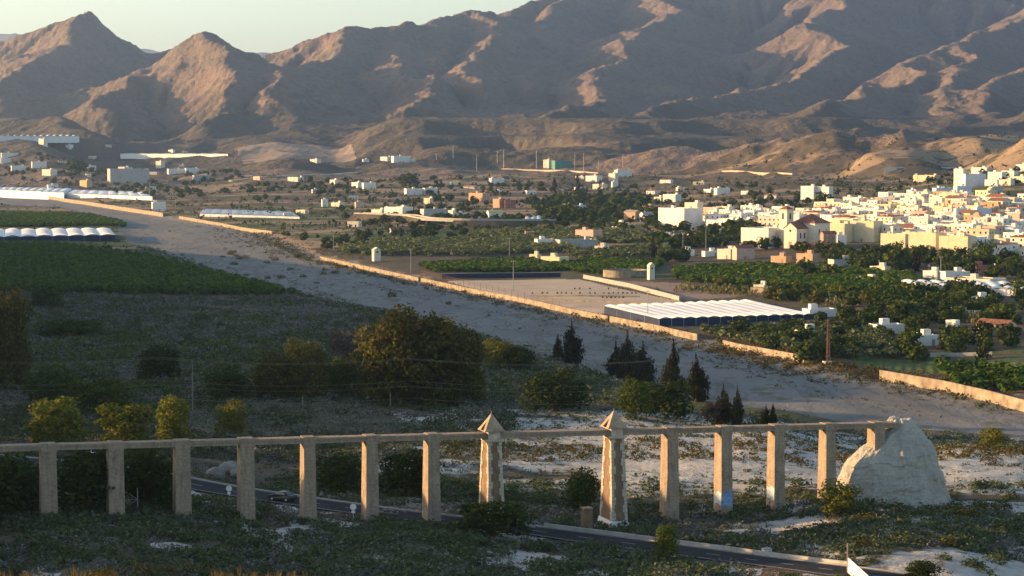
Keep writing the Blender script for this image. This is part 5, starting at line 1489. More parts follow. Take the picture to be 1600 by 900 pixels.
def utility_pole(px, py, pt, label, mat='concrete', cross=True, cat="utility pole", group="poles across the valley", rb=.19, name="utility_pole"):
    x, y, z = G(px, py); h = (py - pt) / F * y
    k = max(1.0, y / 1500.0) ** .6
    r = empty(name, (x, y, z - .2), R(20)); tag(r, label, cat, group)
    b = MB(); b.tube((0, 0, 0), (0, 0, h + .2), rb * k, rb * .6 * k, 8); b.build("shaft", MAT[mat], r)
    if cross:
        b = MB(); b.box(-1.1 * k, -.07, h - .6, 1.1 * k, .07, h - .42); b.build("cross_arm", MAT['steel'], r)
        for sx in (-1, 0, 1):
            b = MB(); b.tube((sx * .95 * k, 0, h - .42), (sx * .95 * k, 0, h - .1), .07 * k, n=6); b.build("insulator", MAT['lamp'], r)
    return x, y, z + h
for px, py, pt, lab in [(642,426,388,"tall pole standing behind the river wall at the citrus plot"),(802,456,406,"tall pole in the pale ploughed field"),(796,402,371,"pole in the olive rows left of the long pale yellow farmhouse"),
  (1012,502,452,"thin pole at the left part of the largest greenhouse"),(1067,394,362,"pole left of the pinkish house below the big white hall"),(1103,390,352,"reddish brown pole right of the white wall below the hall"),
  (455,366,334,"pole on the bank right of the bluish greenhouse"),(521,392,363,"pole left of the olive rows on the bank"),(234,312,284,"pole at the end of the tapering greenhouse"),
  (670,327,302,"pole behind the bright white shed"),(643,330,317,"short pole right of the bright white shed"),(1257,395,378,"short pole in front of the church"),(274,326,306,"pole right of the small white box house"),
  (622,316,303,"short pole behind the bright white shed, left of the taller one"),(1470,425,400,"pole by the white villa under the town")]:
    utility_pole(px, py, pt, lab)
utility_pole(581, 336, 304, "reddish brown wooden pole at the left of the bright white shed", 'iron')
for px, py, pt, lab in [(787,262,234,"white tipped mast left of the pale raised road"),(838,263,235,"mast beside the cream box building on the pale road"),(898,265,238,"left one of two masts right of the green shed"),(912,266,239,"right one of two masts right of the green shed"),(935,266,249,"short mast at the right end of the pale road"),(973,262,240,"tall mast near the far farmhouses"),(708,248,226,"lone tall mast on the bare slopes in the middle"),(682,250,240,"short mast left of the lone tall one"),(745,268,244,"mast on the bare slope left of the pale road"),(777,254,236,"mast just left of the white tipped one")]:
    utility_pole(px, py, pt, lab, 'white' if px in (787, 838) else 'steel', False, "mast", "masts on the far slopes", .2, "mast")
def lattice_pylon():
    x, y, z = G(1294, 568); h = 70 / F * y
    r = empty("lattice_pylon", (x, y, z - .2), R(12)); tag(r, "tall brown lattice pylon on the river bank right of the bushes", "pylon")
    w0, w1 = .5, .2
    P = lambda sx, sy, f: (sx * lerp(w0, w1, f), sy * lerp(w0, w1, f), h * f)
    for sx in (-1, 1):
        for sy in (-1, 1):
            b = MB(); b.tube(P(sx, sy, 0), P(sx, sy, 1), .10, .07, 6); b.build("leg", MAT['iron'], r)
    n = 9
    for i in range(n):
        f0, f1 = i / n, (i + 1) / n; b = MB()
        for a, c in (((-1, -1), (1, -1)), ((1, -1), (1, 1)), ((1, 1), (-1, 1)), ((-1, 1), (-1, -1))):
            b.tube(P(*a, f0), P(*c, f1), .05, n=5, cap=False); b.tube(P(*c, f0), P(*a, f1), .05, n=5, cap=False)
        b.build("brace", MAT['iron'], r)
    for k, hh in enumerate((.93, .82)):
        b = MB(); b.box(-1.6 + .3 * k, -.1, h * hh, 1.6 - .3 * k, .1, h * hh + .16); b.build("cross_arm", MAT['iron'], r)
    b = MB(); b.box(-1.4, -1.4, -.6, 1.4, 1.4, .9); b.build("concrete_foot", MAT['white'], r)
lattice_pylon()
# power line over the dark plain
_pt = []
for px, py, pt, lab in [(301,642,562,"grey pole on the shaded plain that carries thin wires"),(473,640,617,"short grey pole among the low eucalyptus trees"),(610,636,612,"short grey pole in front of the big eucalyptus clump")]:
    _pt.append(utility_pole(px, py, pt, lab, 'wood', False, group="poles on the shaded plain", rb=.11))
for k, (ya, yb) in enumerate([(556,562),(559,563),(592,597),(600,605),(618,624)]):
    d0 = 462.0
    pts = []
    for i in range(25):
        f = i / 24; px = lerp(-160, 1040, f); x, d, z = at_d(px, lerp(ya, yb, f), d0 + 22 * f)
        pts.append((x, d, z - 1.2 * math.sin(math.pi * ((f * 3) % 1))))
    b = MB()
    for a, c in zip(pts[:-1], pts[1:]): b.tube(a, c, .022, n=5, cap=False)
    tag(b.build("power_cable", MAT['wood']), ["topmost thin power cable stretched over the shaded plain","second thin power cable from the top over the shaded plain","middle thin power cable crossing the big eucalyptus clump","second lowest thin power cable crossing the eucalyptus clump","lowest thin power cable crossing the eucalyptus trunks"][k], "cable", "power cables over the plain")

# highway on its embankment with a bridge
def build_bridge():
    P = [G(560, 345), G(640, 347), G(665, 351), G(722, 353), G(790, 355), G(866, 355)]
    zt = max(p[2] for p in P) + 5.2
    L = smooth_line([(p[0], p[1], zt - .2 * i) for i, p in enumerate(P)], 40)
    pxs = 800 + L[:, 0] / L[:, 1] * F
    c = L[len(L) // 2]
    r = empty("road_bridge", tuple(c)); tag(r, "highway bridge with pale deck crossing over a dark underpass", "bridge")
    M = L - c
    i0, i1 = int(np.argmin(np.abs(pxs - 666))), int(np.argmin(np.abs(pxs - 716)))
    ribbon_solid(M[i0 - 1:i1 + 2], -5, 5, -1.4, 0).build("deck", MAT['concrete'], r)
    for s in (-5.1, 4.9): ribbon_solid(M, s, s + .25, -.2, 1.0).build("parapet", MAT['concrete'], r)
    for i in (i0, i1):
        b = MB(); x, y, z = M[i]; b.box(x - .8, y - 5.2, -8, x + .8, y + 5.2, z - 1.41); b.build("abutment", MAT['concrete'], r)
    x, y, z = (M[i0] + M[i1]) / 2; b = MB(); b.box(x + 4 - .5, y - 3, -8, x + 4 + .5, y + 3, z - 1.41); b.build("pier", MAT['concrete'], r)
    for q in (L[:i0 + 1], L[i1:]):
        T = np.gradient(q[:, :2], axis=0); T /= np.linalg.norm(T, axis=1)[:, None]; Nn = np.stack([-T[:, 1], T[:, 0]], 1)
        V = []
        for k in range(len(q)):
            for o_, dz in ((-16, -8.5), (-5.2, -.1), (5.2, -.1), (16, -8.5)): V.append((*(q[k, :2] + Nn[k] * o_), q[k, 2] + dz))
        Q = [(4 * k + j, 4 * k + 4 + j, 4 * k + 5 + j, 4 * k + 1 + j) for k in range(len(q) - 1) for j in range(3)]
        Q = [tuple(reversed(t)) for t in Q] + [(0, 1, 2, 3), tuple(4 * (len(q) - 1) + j for j in (3, 2, 1, 0))]
        tag(link("embankment", np_mesh("embankment", V, Q, [MAT['plain']])), kind='structure')
build_bridge()
def hill_road(px, w, name="hill_road"):
    P = [G(*q) for q in px]; L = smooth_line(P, 60); L[:, 2] = [ground_at(x, y) for x, y in L[:, :2]]
    L[:, 2] = np.convolve(np.pad(L[:, 2], 12, mode='edge'), np.ones(25) / 25, 'valid')
    tag(ribbon_solid(L, -w / 2, w / 2, -4, 1.2).build(name, MAT['dirt']), kind='structure')
MAT['dirt'] = simple("pale_dirt_road", (.50, .42, .31), .95, .15, .1, 0, .1)
hill_road([(786,264),(850,267),(938,271)], 9)
hill_road([(1130,268),(1180,270),(1240,273)], 5)
hill_road([(360,284),(470,274),(560,268)], 6)
# ------------------------------------------------------------------ houses
def frame_window(w, h):
    b = MB()
    b.box(-w / 2, -.06, 0, w / 2, .10, .09, 0); b.box(-w / 2, -.06, h - .09, w / 2, .10, h, 0)
    b.box(-w / 2, -.06, .09, -w / 2 + .09, .10, h - .09, 0); b.box(w / 2 - .09, -.06, .09, w / 2, .10, h - .09, 0)
    b.box(-w / 2 + .09, .005, .09, w / 2 - .09, .02, h - .09, 1)
    return b.mesh("window", [MAT['white'], MAT['pane']])
WIN = frame_window(1.1, 1.3); WIN_TALL = frame_window(1.1, 2.2)
_db = MB(); _db.box(-.55, -.05, 0, .55, .1, 2.15); DOOR = _db.mesh("door", [MAT['brown']])
def house(name, x, y, z, w, d, h, rz, mat, label, cat="house", group=None, roof='flat', wins=True, roofmat=None, extras=True, seed=0, joined=False, setback=None):
    rr = random.Random(seed * 31 + 7)
    r = empty(name, (x, y, z), rz); tag(r, label, cat, group)
    m = MAT[mat]
    x0, x1, y0, y1 = -w / 2, w / 2, -d / 2, d / 2
    if roof == 'flat':
        b = MB(); b.box(x0, y0, -2.0, x1, y1, h); b.build("wall", m, r)
        b = MB(); t = .22
        for q in ((x0 - .03, y0 - .03, x1 + .03, y0 + t), (x0 - .03, y1 - t, x1 + .03, y1 + .03), (x0 - .03, y0 + t, x0 + t, y1 - t), (x1 - t, y0 + t, x1 + .03, y1 - t)):
            b.box(q[0], q[1], h - .01, q[2], q[3], h + .65)
        b.build("parapet", m, r)
        b = MB(); b.box(x0 + t, y0 + t, h + .002, x1 - t, y1 - t, h + .1); b.build("roof", MAT[roofmat or 'roofgrey'], r)
        if extras and w > 5:
            sx = rr.uniform(x0 + 1.6, x1 - 3.2) if w > 6 else 0; sy = rr.uniform(-d * .1, d * .2)
            b = MB(); b.box(sx, sy, h + .1, sx + min(2.8, w * .4), sy + min(2.6, d * .4), h + 2.4); b.build("stair_hut", m, r)
            if rr.random() < .5:
                b = MB(); cx = rr.uniform(x0 + .8, x1 - .8); b.box(cx - .3, y0 + .8, h + .1, cx + .3, y0 + 1.4, h + 1.6); b.build("chimney", MAT['white'], r)
            q = rr.random()
            if q < .3:
                b = MB(); cx = rr.uniform(x0 + 1.2, x1 - 1.2); b.tube((cx, y1 - 1.6, h + .5), (cx, y1 - 1.6, h + 1.7), .6, n=10); b.box(cx - .5, y1 - 2.1, h + .1, cx + .5, y1 - 1.1, h + .5); b.build("water_tank", MAT['grey' if q < .15 else 'blue'], r)
            elif q < .6:
                b = MB(); cx = rr.uniform(x0 + 1, x1 - 1); b.tube((cx, 0, h + .1), (cx, 0, h + 3.4), .05, n=5)
                for e in (2.6, 3.0, 3.3): b.box(cx - .5, -.03, h + e, cx + .5, .03, h + e + .05)
                b.build("aerial", MAT['steel'], r)
    else:
        g = .30 * d / 2 + .5 if roof == 'gable' else .9
        b = MB(); b.box(x0, y0, -2.0, x1, y1, h)
        if roof == 'gable':
            b.face([(x0, y1, h), (x0, y0, h), (x0, 0, h + g)]); b.face([(x1, y0, h), (x1, y1, h), (x1, 0, h + g)])
        b.build("wall", m, r)
        b = MB(); e = .35
        if roof == 'gable':
            for s in (-1, 1):
                b.prism([(x0 - e, 0), (x0 - e, s * (d / 2 + e)), (x1 + e, s * (d / 2 + e)), (x1 + e, 0)][::-1 if s > 0 else 1][::-1], [h + g + .02 if k in ((0, 3)) else h - g * e / (d / 2) + .02 for k in range(4)], [h + g + .2 if k in (0, 3) else h - g * e / (d / 2) + .2 for k in range(4)])
        else:
            b.prism([(x0 - e, y0 - e), (x1 + e, y0 - e), (x1 + e, y1 + e), (x0 - e, y1 + e)], [h + .02, h + .02, h + g, h + g], [h + .2, h + .2, h + g + .2, h + g + .2])
            b2 = MB(); b2.prism([(x0, y0 + .01), (x1, y0 + .01), (x1, y1), (x0, y1)], h - .02, [h + .02, h + .02, h + g - .1, h + g - .1]); b2.build("upper_wall", m, r)
        b.build("roof", MAT[roofmat or 'rooftile'], r)
        if extras: b = MB(); b.box(x0 + w * .3, -.35, h + g * .4, x0 + w * .3 + .6, .25, h + g + .9); b.build("chimney", m, r)
    if wins:
        st = max(1, int(round(h / 3.1))); fh = h / st; J = MB() if joined else None
        faces = [((x0, y0), (1, 0), w, 0), ((x0, y1), (0, -1), d, -math.pi / 2), ((x1, y0), (0, 1), d, math.pi / 2)]
        for (ox, oy), (ux, uy), L, a in faces:
            n = max(1, int(L / 3.4))
            for s in range(st):
                for i in range(n):
                    q = (i + .5) / n * L + rr.uniform(-.3, .3)
                    if rr.random() < .12: continue
                    door = s == 0 and i == n // 2 and a == 0
                    if J is None:
                        o = bpy.data.objects.new("door" if door else "window", DOOR if door else WIN); COL.objects.link(o); o.parent = r
                        o.location = (ox + ux * q, oy + uy * q, s * fh + (0 if door else fh * .32)); o.rotation_euler = (0, 0, a)
                    else:
                        c, sn = math.cos(a), math.sin(a); hh = 1.3; zb = s * fh + fh * .3
                        def T(lx, ly): return (ox + ux * q + lx * c - ly * sn, oy + uy * q + lx * sn + ly * c)
                        P = [T(-.55, -.05), T(.55, -.05), T(.55, .08), T(-.55, .08)]
                        J.prism(P, zb if not door else 0, zb + hh if not door else 2.2)
        if J is not None and J.v: tag(J.build("windows", MAT['pane'], r), kind='stuff')
    return r
PLACED = []     # footprints already taken: (x, y, radius)
def px_house(px0, px1, py, pt, mat, label, lit, roof='flat', roofmat=None, ratio=.6, cat="house", name="house", wins=True, group=None, rz=None, extras=True):
    """a building seen between two columns of the photograph, from its base row to its roof row"""
    px = (px0 + px1) / 2
    x, y, z = G(px, py); k = y / F
    W = (px1 - px0) * k; h = max(2.4, (py - pt) * k)
    a = R(rz) if rz is not None else (R(-42) if lit else R(17))
    a2 = a - x / y
    w = W / (math.cos(a2) + ratio * abs(math.sin(a2))); d = max(3.0, ratio * w)
    back = (w * abs(math.sin(a)) + d * math.cos(a)) / 2
    y2 = y + back; x2 = x * y2 / y
    zg = min(ground_at(x2 + ox, y2 + oy) for ox in (-w / 3, w / 3) for oy in (-back * .8, 0)) if y < 3000 else z
    zz = min(z, zg + .5)
    PLACED.append((x2, y2, max(w, d) * .62))
    par = .6 if roof == 'flat' else (0.30 * d / 2 + .6 if roof == 'gable' else 1.0)
    hh = max(2.2, h + (z - zz) - par * .8)
    return house(name, x2, y2, zz, w, d, hh, a, mat, label, cat, group, roof, wins, roofmat, extras, int(px * 3 + py))
_B = [
 # left hamlets
 (0,30,246,239,'white',"low white house at the left edge, above the white hamlet",0),(0,18,256,247,'white',"white house at the left edge of the hamlet",0),(16,42,268,259,'white',"wide white house in the middle of the left hamlet",0),(48,74,263,253,'white',"taller white house in the left hamlet",0),(65,90,275,265,'cream',"sunlit cream house at the front of the left hamlet",1),
 (135,151,266,259,'white',"small white house right of the dark round tree",0),(102,115,234,226,'white',"lone small white house above the left hamlet",1),(60,75,228,217,'cream',"cream house below the far white greenhouses",1),(165,236,286,264,'grey',"long whitish farm complex left of the terrace",0),(184,203,272,261,'cream',"small cream house on top of the long farm complex",1),(243,258,263,252,'cream',"cream house below the terrace greenhouse",1),(260,290,272,264,'white',"low white house under the terrace greenhouse, left one",0),(288,312,272,263,'white',"low white house under the terrace greenhouse, right one",0),(300,330,283,274,'grey',"grey white low building below the terrace greenhouse",0),
 (124,145,293,282,'ochre',"ochre box shed behind the tapering greenhouse",1),(236,260,330,316,'white',"small white box house standing by the far river bank",0),
 # middle of the valley
 (484,502,255,249,'cream',"tiny cream house on the bare slope, far left one",1),(566,577,254,249,'white',"tiny white house left of the hillside hamlet",0),(594,612,252,245,'white',"small white house at the left of the hillside hamlet",1),(611,642,254,244,'white',"largest white house of the hillside hamlet",0),(642,650,253,248,'cream',"small cream house at the right of the hillside hamlet",1),
 (449,476,284,277,'cream',"low cream house among trees on the green slope",1),(515,529,288,281,'white',"small white house left of the twin white cottages",1),(549,566,294,285,'white',"sunlit left one of the twin white cottages",1),(565,588,295,286,'white',"shaded right one of the twin white cottages",0),(631,660,305,295,'white',"white house with three dark windows on the brown slope",0),(660,684,305,294,'white',"white house right of the one with three windows",0),(764,788,287,279,'white',"low white house near the start of the pale road",0),
 (732,766,316,302,'orange',"orange red low house among dark trees",1),(770,786,325,311,'orange',"sunlit orange house wall in the middle",1),(786,806,325,313,'red',"dark red house joined to the orange one",0),(662,677,319,310,'yellow',"small pale yellow house behind the bright white shed",1),(502,513,323,312,'white',"small white house left of the pole",0),(517,539,323,317,'cream',"low cream wall house left of the reddish pole",1),(554,569,325,316,'pink',"small pinkish house left of the reddish pole",0),
 (600,646,339,324,'white',"bright white long shed above the highway bridge",1),(580,606,337,328,'cream',"low cream shed touching the bright white shed",1),(656,700,341,327,'grey',"long grey shed right of the bright white shed",0),(700,713,340,329,'white',"small white house above the highway bridge",1),(713,733,341,333,'white',"low white house right of the small one above the bridge",0),
 (849,862,263,250,'cream',"tall cream box building on the pale raised road",1),(915,941,284,275,'white',"white farmhouse among cypresses, left one",1),(960,987,276,266,'white',"white farmhouse above the cypresses, right one",0),(951,966,284,271,'cream',"bright cream farmhouse in the middle of the far farms",1),(926,949,296,288,'cream',"low cream farmhouse in front of the cypresses",1),(955,966,293,284,'white',"small white farmhouse right of the low cream one",0),
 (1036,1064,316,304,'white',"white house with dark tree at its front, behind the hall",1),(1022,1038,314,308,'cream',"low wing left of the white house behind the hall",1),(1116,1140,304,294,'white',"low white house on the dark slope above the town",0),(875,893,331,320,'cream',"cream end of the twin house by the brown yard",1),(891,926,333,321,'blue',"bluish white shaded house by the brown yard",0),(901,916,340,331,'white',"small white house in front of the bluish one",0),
 (1004,1026,337,322,'orange',"orange house right of the shed and left of the hall",1),(956,983,355,348,'cream',"low cream roofed house below the trees left of the hall",1),(899,941,377,360,'pink',"pinkish house with dark openings above the white farm",1),(835,865,387,374,'white',"white front house with dark flat roof in the olive rows",0),(864,933,387,375,'grey',"long low grey white house behind the olive rows",0),(827,846,410,398,'yellow',"left short wing of the pale yellow farmhouse",1),(845,889,416,402,'yellow',"long pale yellow farmhouse among citrus trees",1),
 (1157,1232,389,357,'white',"big white cubic building standing left of the church",1),(1121,1150,405,390,'cream',"cream house at the left of the pinkish tiled house",1),(1065,1085,400,391,'white',"low white shed at the foot of the poles",0),(1097,1123,401,393,'white',"white shed left of the cream house",0),
 (1205,1237,411,401,'orange',"low orange walled house below the church, left one",1),(1245,1279,412,397,'orange',"taller orange walled house below the church, right one",1),(1295,1336,420,406,'grey',"grey white house below the town with dark openings",0),(1360,1391,428,417,'cream',"low cream house behind the citrus trees on the right",1),(1334,1371,445,436,'cream',"low cream roofed house in the citrus rows",1),(1178,1200,458,446,'cream',"small pale shed at the end of the brown yard",1),
 (1443,1470,437,424,'white',"white villa wing, left one, before the palms",1),(1468,1513,437,425,'white',"white villa wing, right one, with flat roof",0),(1514,1568,430,416,'red',"long dark red building below the right end of the town",0),(1480,1568,448,437,'cream',"long cream farmhouse over the low greenhouse",1),(1520,1555,481,465,'white',"white cube house right of the wide dark tree",0),(1467,1541,498,486,'cream',"long cream roofed shed in the reeds",1),
 (1255,1306,496,484,'white',"white shed touching the right end of the largest greenhouse",0),(1344,1363,501,493,'white',"small white shed in the farm plots",1),(1360,1411,523,508,'white',"low rambling white house in the farm plots",0),(1423,1465,541,525,'white',"white cube house with two chimneys near the green field",0),(1241,1283,529,518,'white',"low white building left of the farm plots with chimneys",0),(1479,1498,513,506,'white',"tiny white house half hidden by bushes on the right",1),
 # marks of the town
 (1252,1277,312,291,'white',"left half of the white apartment block above the town",1),(1276,1301,311,292,'white',"right half of the white apartment block above the town",1),(1283,1330,380,350,'yellow',"pale yellow town hall block right of the church",1),(1328,1378,379,346,'yellow',"pale yellow long building with tall reddish openings",1),(1378,1424,396,366,'yellow',"pale yellow stepped building, left end of the front row",1),(1422,1472,400,364,'yellow',"pale yellow stepped building in the middle of the front row",1),(1470,1522,402,370,'yellow',"pale yellow stepped building, right end of the front row",1),
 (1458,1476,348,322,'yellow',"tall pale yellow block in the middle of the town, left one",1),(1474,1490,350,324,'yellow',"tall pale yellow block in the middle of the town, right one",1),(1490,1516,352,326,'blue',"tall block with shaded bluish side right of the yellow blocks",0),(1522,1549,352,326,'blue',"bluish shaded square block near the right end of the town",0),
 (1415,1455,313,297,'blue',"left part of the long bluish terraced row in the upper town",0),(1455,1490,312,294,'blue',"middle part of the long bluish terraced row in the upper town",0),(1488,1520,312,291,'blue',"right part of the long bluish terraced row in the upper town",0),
 (1491,1508,292,264,'white',"tall white stepped building on the hill above the town",1),(1503,1540,292,272,'blue',"long bluish building beside the tall white stepped one",0),(1519,1547,274,262,'white',"white block on the hilltop above the town",1),(1545,1570,280,269,'white',"white house on the hill slope, right of the hilltop block",1),(1566,1590,276,267,'white',"white house higher on the hill at the right edge",1),(1588,1604,268,257,'white',"topmost white house on the hill at the right edge",1),(1540,1562,290,281,'white',"low white house on the hill slope below the block",1),(1562,1584,290,281,'cream',"cream house on the hill slope near the right edge",1),(1580,1606,286,276,'cream',"cream house beside the topmost white house",1),(1546,1566,302,292,'grey',"grey house at the foot of the hill slope",0),
 (1427,1436,284,274,'yellow',"small yellow house left of the hill above the town",1),(1436,1468,283,274,'yellow',"low yellow long house left of the hill above the town",1),
]
for row in _B:
    px0, px1, py, pt, mat, lab, lit = row
    kw = {}
    if 'stepped' in lab or 'block' in lab: kw['ratio'] = .5
    if mat == 'blue': kw['ratio'] = .35
    if 'cubic' in lab: kw['ratio'] = 1.0
    if 'terraced' in lab: kw.update(ratio=.3, rz=30)
    px_house(px0, px1, py, pt, mat, lab, lit, **kw)
px_house(862, 894, 263, 251, 'green_wall', "dark green metal shed on the pale raised road", 0, wins=False, cat="shed", name="metal_shed", extras=False)
px_house(760, 786, 340, 329, 'white', "white house with bright yellow roof in the middle", 0, 'gable', 'roofyellow')
px_house(975, 1001, 344, 329, 'orange', "orange long shed with pale gable roof left of the hall", 1, 'gable', 'roofgrey', wins=False, cat="shed", name="farm_shed")
px_house(1000, 1020, 346, 332, 'white', "white gabled shed front beside the orange shed", 0, 'gable', 'roofgrey', ratio=1.2)
px_house(1145, 1178, 406, 384, 'pink', "pinkish house with sloping tiled roof in front of the cubic building", 0, 'gable')
px_house(1030, 1094, 356, 326, 'white', "big white hall with plain walls at the left end of town", 1, cat="hall", name="hall", rz=-52)
px_house(1070, 1098, 350, 317, 'cream', "cream upper house with roof terrace behind the big white hall", 1)
px_house(1282, 1306, 388, 362, 'brown', "brown gabled house with tiled roof in the shade of the church", 0, 'gable')
px_house(1305, 1322, 388, 368, 'white', "white narrow house between the brown gabled house and pale yellow hall", 0)
px_house(1250, 1300, 391, 381, 'red', "low red roofed row in front of the church", 0, 'shed', 'rooftile', extras=False)

def build_church():
    x, y, z = G(1254, 387); k = y / F; a = R(-46)
    y2 = y + 6; x2 = x * y2 / y; zz = ground_at(x2, y2)
    r = empty("church", (x2, y2, zz), a); tag(r, "pale stone church with square bell tower and red brown tiled roofs", "church")
    PLACED.append((x2, y2, 19)); r.scale = (1.08, 1.08, 1.12)
    m = MAT['cream']; H1 = 33 * k; t = 13
    # nave: gable end toward the sun
    b = MB(); W = 9.0; L = 22.0
    b.box(-W / 2, -L / 2, -2, W / 2, L / 2, 10.5); g = 3.0
    b.face([(-W / 2, -L / 2, 10.5), (W / 2, -L / 2, 10.5), (0, -L / 2, 10.5 + g)]); b.face([(W / 2, L / 2, 10.5), (-W / 2, L / 2, 10.5), (0, L / 2, 10.5 + g)])
    b.build("nave", m, r)
    b = MB()
    for s in (-1, 1):
        P = [(0, -L / 2 - .3), (0, L / 2 + .3), (s * (W / 2 + .4), L / 2 + .3), (s * (W / 2 + .4), -L / 2 - .3)]
        zl = [10.5 + g + .02] * 2 + [10.25] * 2
        if s > 0: P = P[::-1]; zl = zl[::-1]
        b.prism(P, zl, [q + .3 for q in zl])
    b.build("nave_roof", MAT['rooftile'], r)
    # crossing block with pyramid roof
    b = MB(); b.box(-6.2, -1, -2, 9.5, 12.5, 13.2); b.build("crossing", m, r)
    b = MB(); c = (1.65, 5.75, 18.2); q = [(-6.8, -1.6, 13.21), (10.1, -1.6, 13.21), (10.1, 13.1, 13.21), (-6.8, 13.1, 13.21)]
    for i in range(4): b.face([q[i], q[(i + 1) % 4], c])
    b.face(q[::-1]); b.build("crossing_roof", MAT['rooftile'], r)
    # bell tower
    tw = MB(); cx, cy = -W / 2 - 3.0, -L / 2 + 5.5
    tw.box(cx - 2.9, cy - 2.9, -2, cx + 2.9, cy + 2.9, 20.0); tw.box(cx - 3.15, cy - 3.15, 13.6, cx + 3.15, cy + 3.15, 14.0); tw.box(cx - 3.2, cy - 3.2, 20.0, cx + 3.2, cy + 3.2, 20.5)
    T = tw.build("bell_tower", m, r)
    b = MB(); q = [(cx - 3.3, cy - 3.3, 20.5), (cx + 3.3, cy - 3.3, 20.5), (cx + 3.3, cy + 3.3, 20.5), (cx - 3.3, cy + 3.3, 20.5)]
    for i in range(4): b.face([q[i], q[(i + 1) % 4], (cx, cy, 22.6)])
    b.face(q[::-1]); b.build("tower_roof", MAT['rooftile'], T)
    for dx, dy, sx, sy in ((0, -2.92, .7, .06), (2.92, 0, .06, .7), (-2.92, 0, .06, .7)):
        b = MB(); b.box(cx + dx - sx, cy + dy - sy, 15.2, cx + dx + sx, cy + dy + sy, 18.4); b.build("belfry_opening", MAT['pane'], T)
    for yy in (-7.5, -4):
        b = MB(); b.box(W / 2 - .02, yy - .6, 5, W / 2 + .05, yy + .6, 8); b.build("window", MAT['pane'], r)
    for yy in (3, 9):
        b = MB(); b.box(9.48, yy - .6, 7, 9.55, yy + .6, 10); b.build("window", MAT['pane'], r)
    b = MB(); b.box(-1.1, -L / 2 - .05, 0, 1.1, -L / 2 + .1, 3.4); b.build("door", MAT['brown'], r)
    b = MB(); b.tube((0, -L / 2 - .04, 9.2), (0, -L / 2 + .05, 9.2), .8, n=16); b.build("round_window", MAT['pane'], r)
build_church()

# ---- the town: house after house up the slope
_marks = [("the church", 1250, 355), ("the white apartment block", 1277, 302), ("the pale yellow front row", 1445, 385), ("the big white hall", 1062, 340), ("the tall pale yellow blocks", 1473, 337), ("the bluish terraced row", 1465, 304), ("the hilltop block", 1530, 270), ("the bluish square block", 1536, 340)]
_ord = ["", "second ", "third ", "fourth ", "fifth ", "sixth ", "seventh ", "eighth ", "ninth ", "tenth ", "eleventh ", "twelfth ", "thirteenth ", "fourteenth ", "fifteenth ", "sixteenth "]
def build_town():
    polys = [region([(1232,347),(1300,324),(1400,316),(1604,322),(1604,400),(1530,402),(1380,374),(1300,370),(1240,356)]), region([(1098,352),(1098,341),(1236,337),(1240,352),(1232,360),(1120,358)])]
    r = np.random.default_rng(99); out = []
    dlist = []
    d = 1240.0
    while d < 2300: dlist.append(d); d += 15.5 + d * .0066
    for d in dlist:
        t = .07 + r.uniform(0, .004)
        while t < .226:
            x = t * d + r.normal(0, 1.0); y = d + r.normal(0, 4.5)
            step = r.uniform(9.2, 14.5)
            X, Y = np.array([x]), np.array([y])
            if any(inside(X, Y, P)[0] for P in polys) and all(math.hypot(x - a, y - b) > q + 3.0 for a, b, q in PLACED) and r.random() > .06:
                out.append((x, y, step * r.uniform(.82, 1.02)))
            t += step / d
    cols = ['white'] * 44 + ['cream'] * 28 + ['yellow'] * 10 + ['ochre'] * 5 + ['pink'] * 10 + ['orange'] * 4 + ['grey'] * 6
    info = []
    for i, (x, y, s) in enumerate(out):
        st = int(r.choice([1, 2, 2, 2, 3, 3], 1)[0]); col = cols[r.integers(len(cols))]
        roof = 'flat' if r.random() < .92 else ('shed' if r.random() < .5 else 'gable')
        px = 800 + x / y * F; z = ground_at(x, y); py = 225 + (CAM_Z - z - st * 1.5) / y * F
        if 1212 < px < 1305 and 1430 < y < 1620: st = 1
        info.append((x, y, z, s, st, col, roof, px, py))
    word = {'white': 'white', 'cream': 'cream', 'yellow': 'pale yellow', 'ochre': 'ochre', 'pink': 'pink', 'orange': 'orange', 'grey': 'grey'}
    count = {}
    keyed = []
    for i, q in enumerate(info):
        px, py = q[7], q[8]
        k = min(range(len(_marks)), key=lambda j: math.hypot((_marks[j][1] - px) * .6, (_marks[j][2] - py) * 1.6))
        dx, dy = px - _marks[k][1], (py - _marks[k][2]) * 2.2
        side = ("right of" if dx > 0 else "left of") if abs(dx) > abs(dy) else ("below" if dy > 0 else "above")
        keyed.append(((k, side, q[5], q[4], q[6]), math.hypot(dx, dy), i))
    for key, dist, i in sorted(keyed, key=lambda a: a[1]):
        n = count.get(key, 0); count[key] = n + 1
        x, y, z, s, st, col, roof, px, py = info[i]
        lab = f"{word[col]} {['', 'one', 'two', 'three'][st]} storey {'flat roofed' if roof == 'flat' else 'tile roofed' if roof == 'gable' else 'lean roofed'} house, {_ord[min(n, 15)]}closest of its kind {key[1]} {_marks[key[0]][0]}"
        if len(lab.split()) > 16: lab = lab.replace("closest of its kind", "nearest")
        w = s * (1.0 if r.random() < .75 else 1.35)
        house("town_house", x, y, z - .3, w, s * r.uniform(.75, 1.05), st * 3.05 + r.uniform(-.2, .5), R(-46 + r.normal(0, 7)), col, lab, "house", "houses of the hillside town", roof, True, 'rooftile' if roof != 'flat' else ('roofgrey' if r.random() < .6 else 'pink'), r.random() < .6, i, joined=True)
    print("town houses", len(info), flush=True)
build_town()
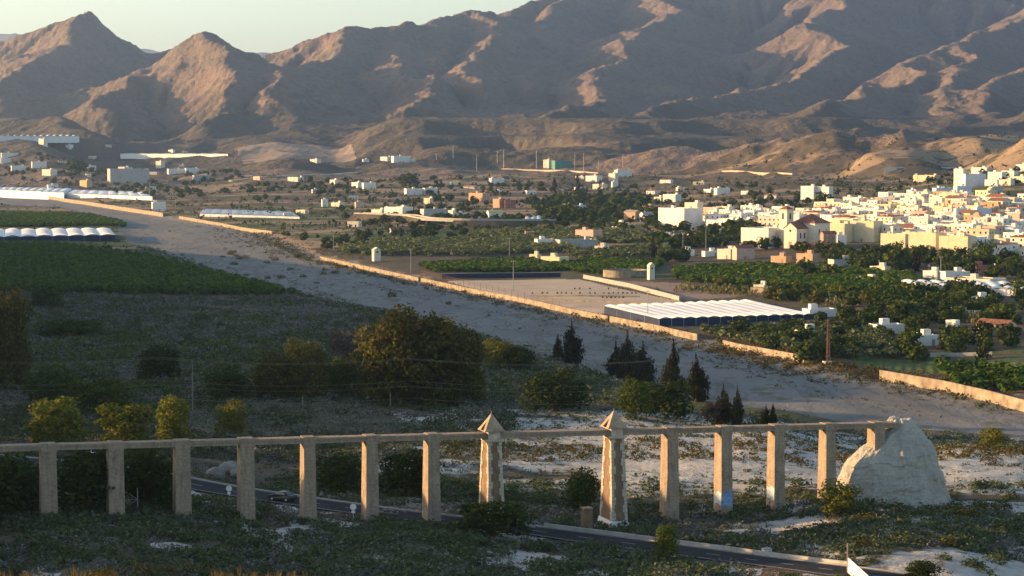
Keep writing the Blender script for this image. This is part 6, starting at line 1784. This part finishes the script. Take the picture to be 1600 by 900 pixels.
def build_farms():
    """small farm houses strewn over the far side of the valley"""
    r = np.random.default_rng(17); marks = [("the highway bridge", 690, 352), ("the pale raised road", 860, 266), ("the hillside hamlet", 620, 250), ("the terrace greenhouse", 270, 242), ("the bluish greenhouse", 390, 335), ("the lone tall mast", 708, 245), ("the big white hall", 1062, 340), ("the largest greenhouse", 1150, 490), ("the twin white cottages", 566, 290), ("the lattice pylon", 1294, 540)]
    spotsl = []
    for (a, b, c, e, n) in ((400, 1000, 268, 340, 34), (0, 330, 228, 300, 22), (1000, 1240, 285, 320, 10), (1090, 1590, 404, 440, 9), (1280, 1590, 490, 545, 5), (940, 1140, 345, 398, 7), (540, 860, 342, 372, 8)):
        for _ in range(n):
            px, py = float(r.uniform(a, b)), float(r.uniform(c, e)); x, y, z = G(px, py)
            if all(math.hypot(x - q[0], y - q[1]) > q[2] + 7 and (abs(q[0] / q[1] - x / y) * F > 17 or abs(y - q[1]) > 260) for q in PLACED) and sdist(np.array([x]), np.array([y]), RIVER)[0] > 15:
                spotsl.append((px, py, x, y, z)); PLACED.append((x, y, 6))
    keyed = []
    for i, q in enumerate(spotsl):
        k = min(range(len(marks)), key=lambda j: math.hypot((marks[j][1] - q[0]) * .5, (marks[j][2] - q[1]) * 2)); dx, dy = q[0] - marks[k][1], (q[1] - marks[k][2]) * 2.5
        side = ("right of" if dx > 0 else "left of") if abs(dx) > abs(dy) else ("below" if dy > 0 else "above")
        col = ['white', 'white', 'white', 'cream', 'cream', 'pink', 'grey', 'yellow'][int(r.integers(8))]
        keyed.append(((k, side, col), math.hypot(dx, dy), i))
    count = {}
    for key, dist, i in sorted(keyed, key=lambda a: a[1]):
        n = count.get(key, 0); count[key] = n + 1; px, py, x, y, z = spotsl[i]; w = r.uniform(6, 15) * (1 if y < 2200 else 1.3)
        house("farm_house", x, y, z - .2, w, r.uniform(5, 8), r.uniform(2.8, 4.4), R(r.choice([-42, -30, 15, 20]) + r.normal(0, 8)), key[2], f"small {'pale yellow' if key[2] == 'yellow' else key[2]} farm house, {_ord[min(n, 15)]}closest of its colour {key[1]} {marks[key[0]][0]}", "house", "farm houses strewn over the valley", 'flat' if r.random() < .75 else 'gable', True, None, r.random() < .5, 900 + i, joined=True)
build_farms()
# ------------------------------------------------------------------ haze over the whole valley
def build_haze():
    b = MB(); b.box(-16000, -600, -25, 12000, 27000, 1250)
    m, nt, o = new_mat("haze_air")
    v = N(nt, "ShaderNodeVolumePrincipled")
    v.inputs['Color'].default_value = (.42, .63, 1.0, 1)
    v.inputs['Density'].default_value = 0.000036
    v.inputs['Anisotropy'].default_value = 0.6
    nt.links.new(v.outputs[0], o.inputs['Volume'])
    tag(b.build("haze", m), kind='stuff')
build_haze()
